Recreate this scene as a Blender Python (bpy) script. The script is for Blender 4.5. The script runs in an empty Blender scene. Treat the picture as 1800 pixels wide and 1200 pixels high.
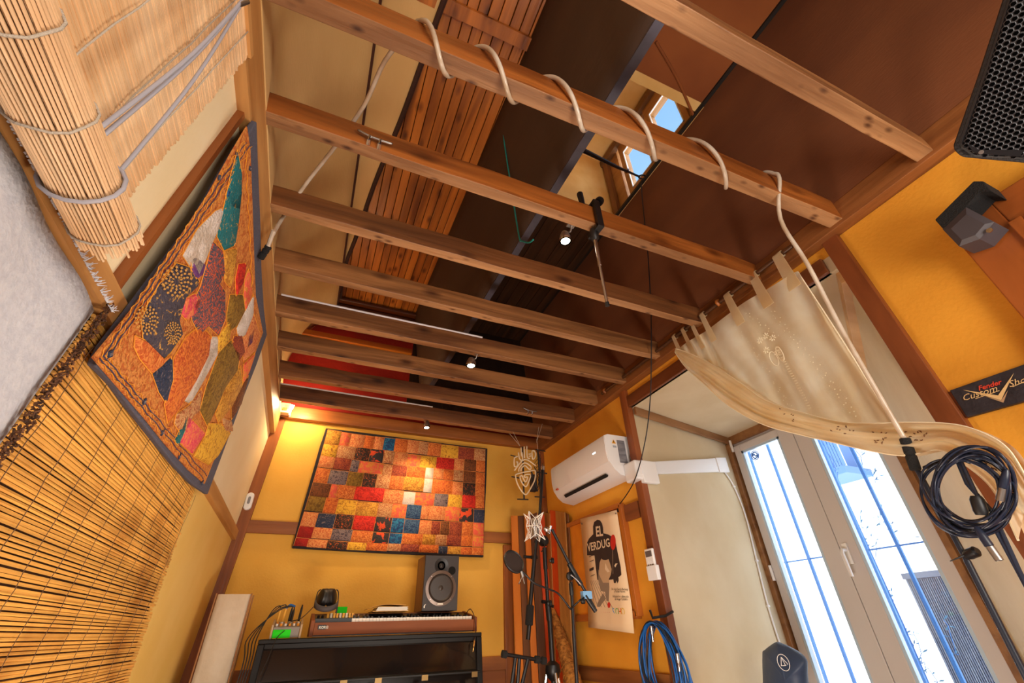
import bpy, bmesh, math, random
from mathutils import Vector as V, Matrix
random.seed(7)
SC = bpy.context.scene
COL = SC.collection
# ---------------------------------------------------------------- camera, world, lights, exposure
S = 1.5
CAM = V((0, 0, 1.25))
RT = V((0.9200454, -0.39090402, -0.02665544))
UP = V((-0.19659132, -0.51941061, 0.83160356))
FW = V((0.33892229, 0.7598728, 0.55472968))
FPX = 757.378
cd = bpy.data.cameras.new('camera')
cam = bpy.data.objects.new('camera', cd); COL.objects.link(cam)
cd.sensor_width = 36; cd.lens = FPX * 36 / 1800; cd.clip_start = .02
cam.matrix_world = Matrix(((RT.x, UP.x, -FW.x, CAM.x), (RT.y, UP.y, -FW.y, CAM.y), (RT.z, UP.z, -FW.z, CAM.z), (0, 0, 0, 1)))
SC.camera = cam
SC.view_settings.view_transform = 'Standard'
SC.view_settings.look = 'None'
SC.view_settings.exposure = 0.0
SC.view_settings.gamma = 1.0
SC.view_settings.use_curve_mapping = False

def lin(c):
    return tuple(((x / 255) / 12.92 if x <= 10 else (((x / 255) + .055) / 1.055) ** 2.4) for x in c)

w = bpy.data.worlds.new('sky'); SC.world = w; w.use_nodes = True
nt = w.node_tree; nt.nodes.clear()
tc = nt.nodes.new('ShaderNodeTexCoord'); sp = nt.nodes.new('ShaderNodeSeparateXYZ')
nt.links.new(tc.outputs['Generated'], sp.inputs[0])
cr = nt.nodes.new('ShaderNodeValToRGB')
cr.color_ramp.elements[0].position = 0.0; cr.color_ramp.elements[0].color = (.97, .985, 1, 1)
cr.color_ramp.elements[1].position = 1.0; cr.color_ramp.elements[1].color = (.20, .47, .85, 1)
e = cr.color_ramp.elements.new(.45); e.color = (.78, .89, 1, 1)
e = cr.color_ramp.elements.new(.72); e.color = (.36, .63, .90, 1)
nt.links.new(sp.outputs[2], cr.inputs[0])
sr = nt.nodes.new('ShaderNodeMapRange'); sr.inputs[1].default_value = .2; sr.inputs[2].default_value = .75
sr.inputs[3].default_value = 6.0; sr.inputs[4].default_value = 1.3
nt.links.new(sp.outputs[2], sr.inputs[0])
bg = nt.nodes.new('ShaderNodeBackground'); nt.links.new(cr.outputs[0], bg.inputs[0]); nt.links.new(sr.outputs[0], bg.inputs[1])
ow = nt.nodes.new('ShaderNodeOutputWorld'); nt.links.new(bg.outputs[0], ow.inputs[0])

def light(name, kind, loc, energy, color, size=.1, target=None, spot=None, blend=.5, sizey=None):
    l = bpy.data.lights.new(name, kind); l.energy = energy; l.color = color
    if kind == 'AREA':
        l.size = size
        if sizey: l.shape = 'RECTANGLE'; l.size_y = sizey
    else: l.shadow_soft_size = size
    if spot: l.spot_size = spot; l.spot_blend = blend
    o = bpy.data.objects.new(name, l); COL.objects.link(o); o.location = loc
    if target is not None:
        o.rotation_euler = (V(target) - V(loc)).to_track_quat('-Z', 'Y').to_euler()
    return o
NEUT = (1, .93, .84)
# unseen fill lights added behind the camera to brighten the room
light('rear_fill_light', 'AREA', (-.1, -1.9, 2.0), 30, NEUT, 1.2, target=(.7, 1.6, 2.3))
light('rear_fill_light', 'AREA', (1.2, -.9, 1.5), 34, NEUT, .8, target=(.1, 2.5, 3.2))
light('low_fill_light', 'POINT', (.75, 1.35, .5), 78, (1, .90, .76), .3)  # added fill below the frame, brightens joists and ceiling from underneath
# daylight at the balcony door
po = light('door_portal', 'AREA', (3.32, 1.98, 1.30), 1, (1, 1, 1), 1.3, target=(0, 1.98, 1.30), sizey=2.6)
po.data.cycles.is_portal = True

# ---------------------------------------------------------------- geometry helpers
def ray(px, py):
    return RT * ((px - 900) / FPX) + UP * ((600 - py) / FPX) + FW
def hp(px, py, n, c):
    r = ray(px, py); n = V(n); return CAM + r * ((c - n.dot(CAM)) / n.dot(r))
def hx(px, py, x): return hp(px, py, (1, 0, 0), x)
def hy(px, py, y): return hp(px, py, (0, 1, 0), y)
def hz(px, py, z): return hp(px, py, (0, 0, 1), z)
def Z(h): return 1.25 + S * h
LN = (1, 0, -.054); LC = -.465 - .054 * 2.75
def hL(px, py, off=0): return hp(px, py, LN, LC + off)
def lx(z, off=0): return LC + off + .054 * z
RX = 1.324 * S; BY = 2.536 * S; JZ = Z(1.0); CZ = Z(1.87); WZ = Z(1.85)

class MB:
    def __init__(s): s.v = []; s.f = []; s.m = []
    def add(s, vs, fs, m=0):
        b = len(s.v); s.v += [V(p) for p in vs]; s.f += [tuple(b + i for i in f) for f in fs]; s.m += [m] * len(fs); return s
    def hexa(s, p, m=0):  # 4 bottom, 4 top
        return s.add(p, [(0, 3, 2, 1), (4, 5, 6, 7), (0, 1, 5, 4), (1, 2, 6, 5), (2, 3, 7, 6), (3, 0, 4, 7)], m)
    def box(s, a, b, m=0):
        x0, x1 = sorted((a[0], b[0])); y0, y1 = sorted((a[1], b[1])); z0, z1 = sorted((a[2], b[2]))
        return s.hexa([(x0, y0, z0), (x1, y0, z0), (x1, y1, z0), (x0, y1, z0), (x0, y0, z1), (x1, y0, z1), (x1, y1, z1), (x0, y1, z1)], m)
    def obox(s, c, ax, ay, az, m=0):  # centre, half axes
        c = V(c); ax = V(ax); ay = V(ay); az = V(az)
        return s.hexa([c - ax - ay - az, c + ax - ay - az, c + ax + ay - az, c - ax + ay - az, c - ax - ay + az, c + ax - ay + az, c + ax + ay + az, c - ax + ay + az], m)
    def slab(s, pts, ext, m=0):  # polygon extruded by vector
        n = len(pts); pts = [V(p) for p in pts]; ext = V(ext)
        b = pts + [p + ext for p in pts]
        fs = [tuple(range(n)), tuple(range(2 * n - 1, n - 1, -1))] + [(i, i + n, (i + 1) % n + n, (i + 1) % n) for i in range(n)]
        return s.add(b, fs, m)
    def tube(s, pts, r, n=8, m=0, closed=False, caps=True):
        pts = [V(p) for p in pts]; N = len(pts)
        rs = r if isinstance(r, (list, tuple)) else [r] * N
        vs = []; up = None
        for i, p in enumerate(pts):
            if closed: t = pts[(i + 1) % N] - pts[i - 1]
            else: t = pts[min(i + 1, N - 1)] - pts[max(i - 1, 0)]
            if t.length < 1e-9: t = V((0, 0, 1))
            t.normalize()
            if up is None:
                up = t.orthogonal().normalized()
            else:
                up = (up - t * up.dot(t))
                up = up.normalized() if up.length > 1e-6 else t.orthogonal().normalized()
            sd = t.cross(up)
            for k in range(n):
                a = 2 * math.pi * k / n
                vs.append(p + (up * math.cos(a) + sd * math.sin(a)) * rs[i])
        fs = []
        for i in range(N if closed else N - 1):
            j = (i + 1) % N
            for k in range(n):
                fs.append((i * n + k, i * n + (k + 1) % n, j * n + (k + 1) % n, j * n + k))
        if caps and not closed:
            fs.append(tuple(range(n - 1, -1, -1))); fs.append(tuple((N - 1) * n + k for k in range(n)))
        return s.add(vs, fs, m)
    def lathe(s, c, axis, prof, n=24, m=0):  # prof: (r, h) along axis
        c = V(c); ax = V(axis).normalized(); u = ax.orthogonal().normalized(); w_ = ax.cross(u)
        vs = []
        for r, h in prof:
            for k in range(n):
                a = 2 * math.pi * k / n
                vs.append(c + ax * h + (u * math.cos(a) + w_ * math.sin(a)) * max(r, 1e-5))
        fs = []
        for i in range(len(prof) - 1):
            for k in range(n):
                fs.append((i * n + k, i * n + (k + 1) % n, (i + 1) * n + (k + 1) % n, (i + 1) * n + k))
        fs.append(tuple(range(n - 1, -1, -1))); fs.append(tuple((len(prof) - 1) * n + k for k in range(n)))
        return s.add(vs, fs, m)
    def grid(s, fn, nu, nv, m=0, thick=None):
        vs = [fn(i / nu, j / nv) for j in range(nv + 1) for i in range(nu + 1)]
        fs = [(j * (nu + 1) + i, j * (nu + 1) + i + 1, (j + 1) * (nu + 1) + i + 1, (j + 1) * (nu + 1) + i) for j in range(nv) for i in range(nu)]
        return s.add(vs, fs, m)
    def build(s, name, mats, parent=None, smooth=False, bevel=0, solid=0, label=None, cat=None, group=None, kind=None, sub=0, base='c'):
        me = bpy.data.meshes.new(name)
        if parent is not None:
            pw = WORLD[parent.name]; org = V(pw)
        else:
            mn = V((min(p.x for p in s.v), min(p.y for p in s.v), min(p.z for p in s.v)))
            mx = V((max(p.x for p in s.v), max(p.y for p in s.v), max(p.z for p in s.v)))
            org = (mn + mx) / 2; org.z = mn.z
        me.from_pydata([p - org for p in s.v], [], s.f)
        bm = bmesh.new(); bm.from_mesh(me)
        bmesh.ops.recalc_face_normals(bm, faces=bm.faces); bm.to_mesh(me); bm.free()
        mats = mats if isinstance(mats, (list, tuple)) else [mats]
        for mt in mats: me.materials.append(mt)
        for i, p in enumerate(me.polygons):
            p.material_index = s.m[i] if i < len(s.m) else 0
            p.use_smooth = bool(smooth)
        o = bpy.data.objects.new(name, me); COL.objects.link(o)
        if parent is not None: o.parent = parent; WORLD[o.name] = org
        else: o.location = org; WORLD[o.name] = org
        if bevel:
            b = o.modifiers.new('bevel', 'BEVEL'); b.width = bevel; b.segments = 2; b.limit_method = 'ANGLE'
        if solid:
            b = o.modifiers.new('solid', 'SOLIDIFY'); b.thickness = solid; b.offset = 0
        if sub:
            b = o.modifiers.new('sub', 'SUBSURF'); b.levels = sub; b.render_levels = sub
        if smooth and not sub and smooth != 'all':
            me.set_sharp_from_angle(angle=math.radians(40))
        if label: o['label'] = label
        if cat: o['category'] = cat
        if group: o['group'] = group
        if kind: o['kind'] = kind
        return o
WORLD = {}
def thing(name, label, cat, loc, group=None):
    o = bpy.data.objects.new(name, None); COL.objects.link(o); o.location = loc; WORLD[o.name] = V(loc)
    o.empty_display_size = .05
    o['label'] = label; o['category'] = cat
    if group: o['group'] = group
    return o
def root(name, loc, kind='structure', label=None):
    o = bpy.data.objects.new(name, None); COL.objects.link(o); o.location = loc; WORLD[o.name] = V(loc)
    o['kind'] = kind
    if label: o['label'] = label
    return o
def struct(name, mb, mt, label=None, **k): return mb.build(name, mt, kind='structure', label=label, **k)
def catmull(p, n=8, closed=False):
    p = [V(q) for q in p]; N = len(p); out = []
    for i in range(N if closed else N - 1):
        if closed: a, b, c, d = p[i - 1], p[i], p[(i + 1) % N], p[(i + 2) % N]
        else: a, b, c, d = p[max(i - 1, 0)], p[i], p[i + 1], p[min(i + 2, N - 1)]
        for k in range(n):
            t = k / n
            out.append(.5 * ((2 * b) + (c - a) * t + (2 * a - 5 * b + 4 * c - d) * t * t + (3 * b - a - 3 * c + d) * t ** 3))
    if not closed: out.append(p[-1])
    return out
def text_mb(txt, org, right, up, size, depth=.001, shear=0, align='LEFT', mb=None, m=0, bold=0):
    c = bpy.data.curves.new('t', 'FONT'); c.body = txt; c.size = 1; c.extrude = 0; c.shear = shear; c.align_x = align
    c.resolution_u = 2; c.offset = bold
    o = bpy.data.objects.new('t', c); me = bpy.data.meshes.new_from_object(o)
    right = V(right).normalized(); up = V(up); up = (up - right * up.dot(right)).normalized(); nn = right.cross(up)
    mb = mb or MB()
    vs = [V(org) + right * v.co.x * size + up * v.co.y * size + nn * depth for v in me.vertices]
    mb.add(vs, [tuple(p.vertices) for p in me.polygons], m)
    bpy.data.objects.remove(o); bpy.data.curves.remove(c); bpy.data.meshes.remove(me)
    return mb

def text_fit(txt, p0, p1, up, **k):
    a = text_mb(txt, (0, 0, 0), (1, 0, 0), (0, 1, 0), 1, 0, **k); x0 = min(v.x for v in a.v); x1 = max(v.x for v in a.v)
    s_ = (V(p1) - V(p0)).length / (x1 - x0)
    return text_mb(txt, V(p0), V(p1) - V(p0), up, s_, 0, **k)

# ---------------------------------------------------------------- materials
def mat(name, col, rough=.6, metal=0, col2=None, vs=8, stretch=(1, 1, 1), bump=0, bs=60, sharp=(.35, .65), island=0, emit=0, alpha=1, transl=0, detail=4, coat=0, bstretch=None, trans=0, dist=0, spec=None):
    m = bpy.data.materials.new(name); m.use_nodes = True
    t = m.node_tree; N = t.nodes; L = t.links; b = N['Principled BSDF']
    c1 = (*lin(col), 1); b.inputs['Base Color'].default_value = c1
    b.inputs['Roughness'].default_value = rough; b.inputs['Metallic'].default_value = metal
    if spec is not None: b.inputs['Specular IOR Level'].default_value = spec
    if coat: b.inputs['Coat Weight'].default_value = coat; b.inputs['Coat Roughness'].default_value = .05
    if trans: b.inputs['Transmission Weight'].default_value = trans
    if emit: b.inputs['Emission Color'].default_value = c1; b.inputs['Emission Strength'].default_value = emit
    b.inputs['Alpha'].default_value = alpha
    if col2 or bump:
        tcn = N.new('ShaderNodeTexCoord'); oi = N.new('ShaderNodeObjectInfo')
        ml = N.new('ShaderNodeMath'); ml.operation = 'MULTIPLY'; ml.inputs[1].default_value = 37.0
        L.new(oi.outputs['Random'], ml.inputs[0])
        ad = N.new('ShaderNodeVectorMath'); ad.operation = 'ADD'
        L.new(tcn.outputs['Object'], ad.inputs[0]); L.new(ml.outputs[0], ad.inputs[1])
    src = None
    if col2:
        mp = N.new('ShaderNodeMapping'); mp.inputs['Scale'].default_value = stretch
        L.new(ad.outputs[0], mp.inputs[0])
        nz = N.new('ShaderNodeTexNoise'); nz.inputs['Scale'].default_value = vs; nz.inputs['Detail'].default_value = detail
        nz.inputs['Distortion'].default_value = dist
        L.new(mp.outputs[0], nz.inputs['Vector'])
        rp = N.new('ShaderNodeValToRGB'); rp.color_ramp.elements[0].position = sharp[0]; rp.color_ramp.elements[1].position = sharp[1]
        rp.color_ramp.elements[0].color = (*lin(col2), 1); rp.color_ramp.elements[1].color = c1
        L.new(nz.outputs[0], rp.inputs[0]); src = rp.outputs[0]
    if island:
        ge = N.new('ShaderNodeNewGeometry'); hs = N.new('ShaderNodeHueSaturation')
        mr = N.new('ShaderNodeMapRange'); mr.inputs[3].default_value = 1 - island; mr.inputs[4].default_value = 1 + island
        L.new(ge.outputs['Random Per Island'], mr.inputs[0]); L.new(mr.outputs[0], hs.inputs['Value'])
        if src: L.new(src, hs.inputs['Color'])
        else: hs.inputs['Color'].default_value = c1
        src = hs.outputs[0]
    if src: L.new(src, b.inputs['Base Color'])
    if bump:
        mp2 = N.new('ShaderNodeMapping'); mp2.inputs['Scale'].default_value = bstretch or stretch
        L.new(ad.outputs[0], mp2.inputs[0])
        n2 = N.new('ShaderNodeTexNoise'); n2.inputs['Scale'].default_value = bs; n2.inputs['Detail'].default_value = 3
        L.new(mp2.outputs[0], n2.inputs['Vector'])
        bp = N.new('ShaderNodeBump'); bp.inputs['Strength'].default_value = bump; bp.inputs['Distance'].default_value = .01
        L.new(n2.outputs[0], bp.inputs['Height']); L.new(bp.outputs[0], b.inputs['Normal'])
    if transl:
        tr = N.new('ShaderNodeBsdfTranslucent'); mx = N.new('ShaderNodeMixShader'); mx.inputs[0].default_value = transl
        if src: L.new(src, tr.inputs[0])
        else: tr.inputs[0].default_value = c1
        L.new(b.outputs[0], mx.inputs[1]); L.new(tr.outputs[0], mx.inputs[2]); L.new(mx.outputs[0], N['Material Output'].inputs[0])
    return m
AXS = {'x': (.08, 1, 1), 'y': (1, .08, 1), 'z': (1, 1, .08)}
def wood(name, dark, light_, axis, scale=14, rough=.5, bump=.25, knots=0, coat=0, sharp=(.33, .68), island=0):
    m = mat(name, light_, rough, col2=dark, vs=scale, stretch=AXS[axis], bump=bump, bs=scale * 4, sharp=sharp, detail=8, coat=coat, dist=.6, island=island)
    if knots:
        t = m.node_tree; N = t.nodes; L = t.links; b = N['Principled BSDF']
        old = b.inputs['Base Color'].links[0].from_socket
        vo = N.new('ShaderNodeTexVoronoi'); vo.inputs['Scale'].default_value = knots
        mp = N.new('ShaderNodeMapping'); mp.inputs['Scale'].default_value = tuple(.45 if a < .5 else 1 for a in AXS[axis])
        ad = [n for n in N if n.bl_idname == 'ShaderNodeVectorMath'][0]
        L.new(ad.outputs[0], mp.inputs[0]); L.new(mp.outputs[0], vo.inputs['Vector'])
        rp = N.new('ShaderNodeValToRGB'); rp.color_ramp.elements[0].position = .06; rp.color_ramp.elements[1].position = .26
        rp.color_ramp.elements[0].color = (.28, .2, .16, 1); rp.color_ramp.elements[1].color = (1, 1, 1, 1)
        L.new(vo.outputs['Distance'], rp.inputs[0])
        mx = N.new('ShaderNodeMix'); mx.data_type = 'RGBA'; mx.blend_type = 'MULTIPLY'; mx.inputs[0].default_value = 1
        L.new(old, mx.inputs[6]); L.new(rp.outputs[0], mx.inputs[7]); L.new(mx.outputs[2], b.inputs['Base Color'])
    return m

YEL = mat('yellow_plaster', (230, 176, 74), .8, col2=(222, 164, 58), vs=2.5, bump=.15, bs=70)
YELR = mat('ochre_plaster', (232, 164, 48), .8, col2=(222, 150, 38), vs=2, bump=.15, bs=70)
CREAM = mat('cream_fabric', (242, 224, 184), .9, col2=(236, 214, 168), vs=3, bump=.12, bs=160, bstretch=(1, 1, .2))
TANF = mat('tan_loft_fabric', (224, 184, 122), .9, col2=(204, 160, 98), vs=2.2, stretch=(1, .5, 1), bump=.15, bs=140, bstretch=(1, .2, 1))
WHITEF = mat('white_recess_fabric', (214, 198, 166), .85, col2=(204, 184, 148), vs=2.5, bump=.5, bs=7)
GREYF = mat('white_quilt', (205, 206, 212), .95, col2=(192, 194, 203), vs=60, bump=.25, bs=120)
BROWNF = mat('brown_ceiling_fabric', (124, 70, 34), .85, col2=(108, 58, 27), vs=3, stretch=(1, .4, 1), bump=.1, bs=160, bstretch=(1, .2, 1))
ORANF = mat('orange_brown_fabric', (150, 82, 34), .85, col2=(130, 66, 26), vs=2)
DARKF = mat('dark_brown_fabric', (76, 55, 40), .7, col2=(60, 42, 31), vs=2, stretch=(1, .3, 1), bump=.15, bs=50)
SLATE = mat('slate_tape', (80, 78, 92), .6, col2=(58, 55, 66), vs=9)
REDW = mat('red_plaster', (168, 30, 12), .75, col2=(146, 20, 8), vs=3, bump=.3, bs=40)
BLACKB = mat('black_batten', (34, 24, 18), .6, col2=(24, 18, 14), vs=12)
PLANK = wood('orange_plank', (104, 48, 14), (204, 120, 44), 'y', 10, .4, .3, knots=11, sharp=(.3, .66))
DPLANK = wood('dark_plank', (44, 26, 14), (78, 48, 26), 'y', 12, .5, .3)
DPLANKZ = wood('dark_plank_vertical', (30, 18, 12), (48, 30, 20), 'z', 12, .5, .3)
JOIST = wood('joist_wood', (100, 60, 30), (170, 116, 68), 'x', 13, .5, .35, knots=8)
JOISTD = wood('joist_wood_dark', (82, 46, 22), (144, 90, 48), 'x', 13, .5, .35, knots=8)
JBOT = wood('sawn_joist_face', (126, 84, 50), (188, 140, 94), 'x', 12, .6, .4, knots=22)
JOISTR = wood('joist_wood_red', (112, 56, 18), (182, 106, 44), 'x', 13, .42, .3, knots=7)
TRIMY = wood('trim_wood_along', (110, 62, 28), (160, 100, 52), 'y', 12, .5, .25)
TRIML = wood('light_trim_wood_along', (160, 106, 52), (204, 150, 88), 'y', 12, .5, .25)
TRIMX = wood('trim_wood_cross', (122, 66, 26), (164, 98, 42), 'x', 12, .5, .25)
TRIMZ = wood('trim_wood_upright', (124, 66, 26), (160, 92, 40), 'z', 12, .5, .25)
REDWD = wood('red_brown_post', (104, 52, 24), (150, 82, 42), 'z', 9, .42, .2)
REDWY = wood('red_brown_lintel', (98, 50, 24), (136, 76, 40), 'y', 9, .45, .2)
FLOORM = wood('floor_wood', (110, 66, 34), (160, 104, 60), 'y', 10, .4, .2)
BLACK = mat('black_plastic', (22, 22, 24), .45)
BLACKM = mat('black_metal', (28, 27, 30), .38, metal=.3)
RUBBER = mat('black_foam', (26, 25, 25), .95, bump=.6, bs=220)
CHROME = mat('chrome', (205, 205, 210), .22, metal=1)
STEEL = mat('brushed_steel', (160, 155, 150), .4, metal=1)
WHITEP = mat('white_plastic', (236, 236, 238), .35)
WPVC = mat('white_door_plastic', (206, 202, 204), .4)
TUBEM = mat('clear_plastic_tube', (216, 206, 190), .22, col2=(186, 164, 138), vs=10, spec=.8)
ROPE = mat('pale_cord', (196, 184, 166), .8, bump=.5, bs=400)
REED = mat('split_reed', (230, 170, 80), .55, col2=(176, 112, 42), vs=5, stretch=(1, .6, 1), sharp=(.3, .5), island=.22, bump=.2, bs=60)
BAMB = mat('bamboo_stick', (240, 208, 166), .55, col2=(222, 180, 132), vs=6, island=.12)
GLASS = bpy.data.materials.new('window_glass'); GLASS.use_nodes = True
_t = GLASS.node_tree; _t.nodes.clear()
_o = _t.nodes.new('ShaderNodeOutputMaterial'); _a = _t.nodes.new('ShaderNodeBsdfTransparent'); _g = _t.nodes.new('ShaderNodeBsdfGlossy'); _x = _t.nodes.new('ShaderNodeMixShader')
_a.inputs[0].default_value = (.96, .98, 1, 1); _g.inputs['Roughness'].default_value = .03; _x.inputs[0].default_value = .06
_t.links.new(_a.outputs[0], _x.inputs[1]); _t.links.new(_g.outputs[0], _x.inputs[2]); _t.links.new(_x.outputs[0], _o.inputs[0])
BULB = mat('lit_bulb', (255, 240, 210), .3, emit=25)
IRONB = mat('blue_iron', (60, 120, 190), .6)
PAPER = mat('white_rice_paper', (236, 226, 208), .8, col2=(222, 208, 186), vs=7, transl=.35, bump=.5, bs=25)

# ================================================================ STRUCTURE
FY = -2.6   # rear wall of the room behind the camera
struct('floor', MB().box((-1.0, FY, -.1), (RX + .1, BY + .1, 0)), FLOORM)
# left wall: slightly battered plane
def lwall(y0, y1, z0, z1, off=0, th=.12):
    return MB().hexa([(lx(z0, off - th), y0, z0), (lx(z0, off), y0, z0), (lx(z0, off), y1, z0), (lx(z0, off - th), y1, z0),
                      (lx(z1, off - th), y0, z1), (lx(z1, off), y0, z1), (lx(z1, off), y1, z1), (lx(z1, off - th), y1, z1)])
wl = lwall(FY, BY, 0, JZ)
struct('wall_left', wl, CREAM)
# fabric panels of the left wall (upper cream ones, lower yellow one)
MRZ = Z(.40)
bm_ = MB(); bm_.add(lwall(.66 * S + .03, BY, 0, MRZ - .03, .006, .006).v, [(0, 3, 2, 1), (4, 5, 6, 7), (0, 1, 5, 4), (1, 2, 6, 5), (2, 3, 7, 6), (3, 0, 4, 7)])
struct('wall_left', bm_, mat('warm_yellow_fabric', (240, 200, 112), .85, col2=(234, 190, 96), vs=3, bump=.1, bs=150))
struct('trim_1', lwall(FY, BY, MRZ - .03, MRZ + .03, .03, .03), TRIML)
struct('trim_2', lwall(FY, BY, JZ - .14, JZ - .005, .035, .035), TRIML)
struct('trim_3', lwall(.650 * S, .650 * S + .02, MRZ + .03, JZ - .14, .02, .02), TRIMZ)
# back wall, beams and corner boards
struct('wall_back', MB().box((lx(0) - .15, BY, 0), (RX + .1, BY + .12, Z(1.03))), YEL)
struct('trim_4', MB().box((lx(2.7), BY - .06, Z(1.0)), (RX, BY, Z(1.07))), TRIMX, bevel=.004)
mr0 = hy(412, 912, BY - .02); mr1 = hy(412, 935, BY - .02)
struct('trim_5', MB().box((lx(1.8), BY - .025, mr1.z), (1.165 * S, BY, mr0.z)), TRIMX, bevel=.003)
lr0 = hy(870, 1153, BY - .02).z; lr1 = hy(870, 1178, BY - .02).z
struct('trim_6', MB().box((lx(1), BY - .03, lr1), (RX, BY, lr0)), TRIMX, bevel=.003)
struct('wall_back', MB().box((lx(1), BY - .02, .0), (RX, BY + .01, lr1)), wood('hardboard', (120, 62, 22), (150, 84, 34), 'x', 6))
tz = JZ - .01
struct('trim_7', MB().hexa([(lx(0), BY - .035, 0), (lx(0) + .075, BY - .035, 0), (lx(0) + .075, BY, 0), (lx(0), BY, 0),
                            (lx(tz), BY - .035, tz), (lx(tz) + .075, BY - .035, tz), (lx(tz) + .075, BY, tz), (lx(tz), BY, tz)]), TRIMZ)
bx_ = hy(890, 1000, BY - .03).x
struct('trim_8', MB().box((bx_ - .02, BY - .036, 0), (bx_ + .055, BY, Z(.405))), TRIMZ, bevel=.003)
struct('trim_9', MB().box((RX - .05, BY - .05, 0), (RX, BY, JZ)), TRIMZ, bevel=.003)
# gable above the back beam
gx = .385 * S
struct('wall_gable', MB().box((-.9, BY, Z(1.03)), (gx, BY + .1, CZ + .1)), REDW)
struct('wall_gable', MB().box((gx, BY - .001, Z(1.03)), (RX + .2, BY + .1, Z(1.16))), REDW)
struct('wall_gable', MB().box((gx, BY - .01, Z(1.16)), (RX + .3, BY + .1, CZ + .3)), DPLANKZ)
a = hy(545, 585, BY - .08); b = hy(724, 620, BY - .08)
struct('trim_10', MB().box((-.5, BY - .12, b.z - .035), (gx - .02, BY - .04, b.z + .02)), wood('gilded_wood', (150, 70, 14), (206, 124, 34), 'x', 9, .4), bevel=.004)
for i, (zz, yy) in enumerate(((WZ - .03, 0), (WZ - .075, .05))):
    struct('trim_%d' % (11 + i), MB().box((-.5, BY - .16 + yy, zz - .02), (gx, BY - .0, zz + .012)), wood('dark_cornice', (36, 16, 8), (92, 42, 14), 'x', 9, .4), bevel=.006)
# right wall with the window recess
RB = V((RX, 1.56 * S, 0)); RF = V((RX, .52 * S, 0)); RTZ = Z(.895)
DX = 2.147 * S; DYL = 1.74 * S; DYR = .93 * S
_a = hx(1445, 431, RX - .03); _b = hx(1643, 740, RX - .03); _c = hx(1474, 419, RX - .03); _d = hx(1701, 747, RX - .03); PTZ = Z(.99)
def yL_(z): return _b.y + (_a.y - _b.y) * (z - _b.z) / (_a.z - _b.z)
def yR_(z): return _d.y + (_c.y - _d.y) * (z - _d.z) / (_c.z - _d.z)
def yM_(z): return (yL_(z) + yR_(z)) / 2
struct('wall_right', MB().box((RX, RB.y + .03, 0), (RX + .1, BY + .1, JZ + .2)), YELR)
struct('wall_right', MB().hexa([(RX, FY, 0), (RX + .1, FY, 0), (RX + .1, yM_(0), 0), (RX, yM_(0), 0), (RX, FY, JZ + .2), (RX + .1, FY, JZ + .2), (RX + .1, yM_(PTZ), JZ + .2), (RX, yM_(PTZ), JZ + .2)]), YELR)
struct('wall_right', MB().box((RX + .001, yM_(PTZ), RTZ + .04), (RX + .1, RB.y, JZ + .2)), YELR)
struct('wall_recess_left', MB().hexa([(RX, RB.y, 0), (DX, DYL, 0), (DX, DYL + .1, 0), (RX, RB.y + .1, 0), (RX, RB.y, RTZ), (DX, DYL, RTZ), (DX, DYL + .1, RTZ), (RX, RB.y + .1, RTZ)]), WHITEF)
struct('wall_recess_right', MB().hexa([(RX + .003, yL_(0) - .01, 0), (DX, DYR, 0), (DX, DYR - .1, 0), (RX + .003, yL_(0) - .07, 0), (RX + .003, yL_(RTZ) - .01, RTZ + .02), (DX, DYR, RTZ + .02), (DX, DYR - .1, RTZ + .02), (RX + .003, yL_(RTZ) - .07, RTZ + .02)]), WHITEF)
struct('ceiling_recess', MB().hexa([(RX, RF.y - .1, RTZ), (DX, DYR - .1, RTZ), (DX, DYL + .1, RTZ), (RX, RB.y + .1, RTZ), (RX, RF.y - .1, RTZ + .08), (DX, DYR - .1, RTZ + .08), (DX, DYL + .1, RTZ + .08), (RX, RB.y + .1, RTZ + .08)]), WHITEF)
struct('floor', MB().box((RX, DYR - .6, -.1), (DX + .1, DYL + .3, 0)), FLOORM)
# battens inside the recess
def batten(a, b, wv, hv, mt, name):
    a = V(a); b = V(b); d = (b - a) / 2
    return struct(name, MB().obox((a + b) / 2, d, V(wv), V(hv)), mt, bevel=.002)
BATT = wood('recess_batten', (120, 80, 46), (160, 114, 70), 'x', 10, .5)
batten((RX + .02, RB.y - .02, RTZ - .03), (DX, DYL - .03, RTZ - .03), (0, .012, 0), (0, 0, .028), BATT, 'trim_13')
batten((RX + .03, yL_(RTZ) + .012, RTZ - .03), (DX, DYR + .03, RTZ - .03), (0, .026, 0), (0, 0, .03), wood('pale_batten', (200, 152, 100), (230, 190, 138), 'x', 10, .5), 'trim_14')
batten((DX - .02, DYR, RTZ - .03), (DX - .02, DYL, RTZ - .03), (.015, 0, 0), (0, 0, .035), BATT, 'trim_15')
batten((DX - .03, DYL - .03, 0), (DX - .03, DYL - .03, RTZ - .06), (.03, 0, 0), (0, .018, 0), BATT, 'trim_16')
batten((DX - .03, DYR + .02, 0), (DX - .03, DYR + .02, RTZ - .06), (.03, 0, 0), (0, .018, 0), BATT, 'trim_17')
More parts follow.
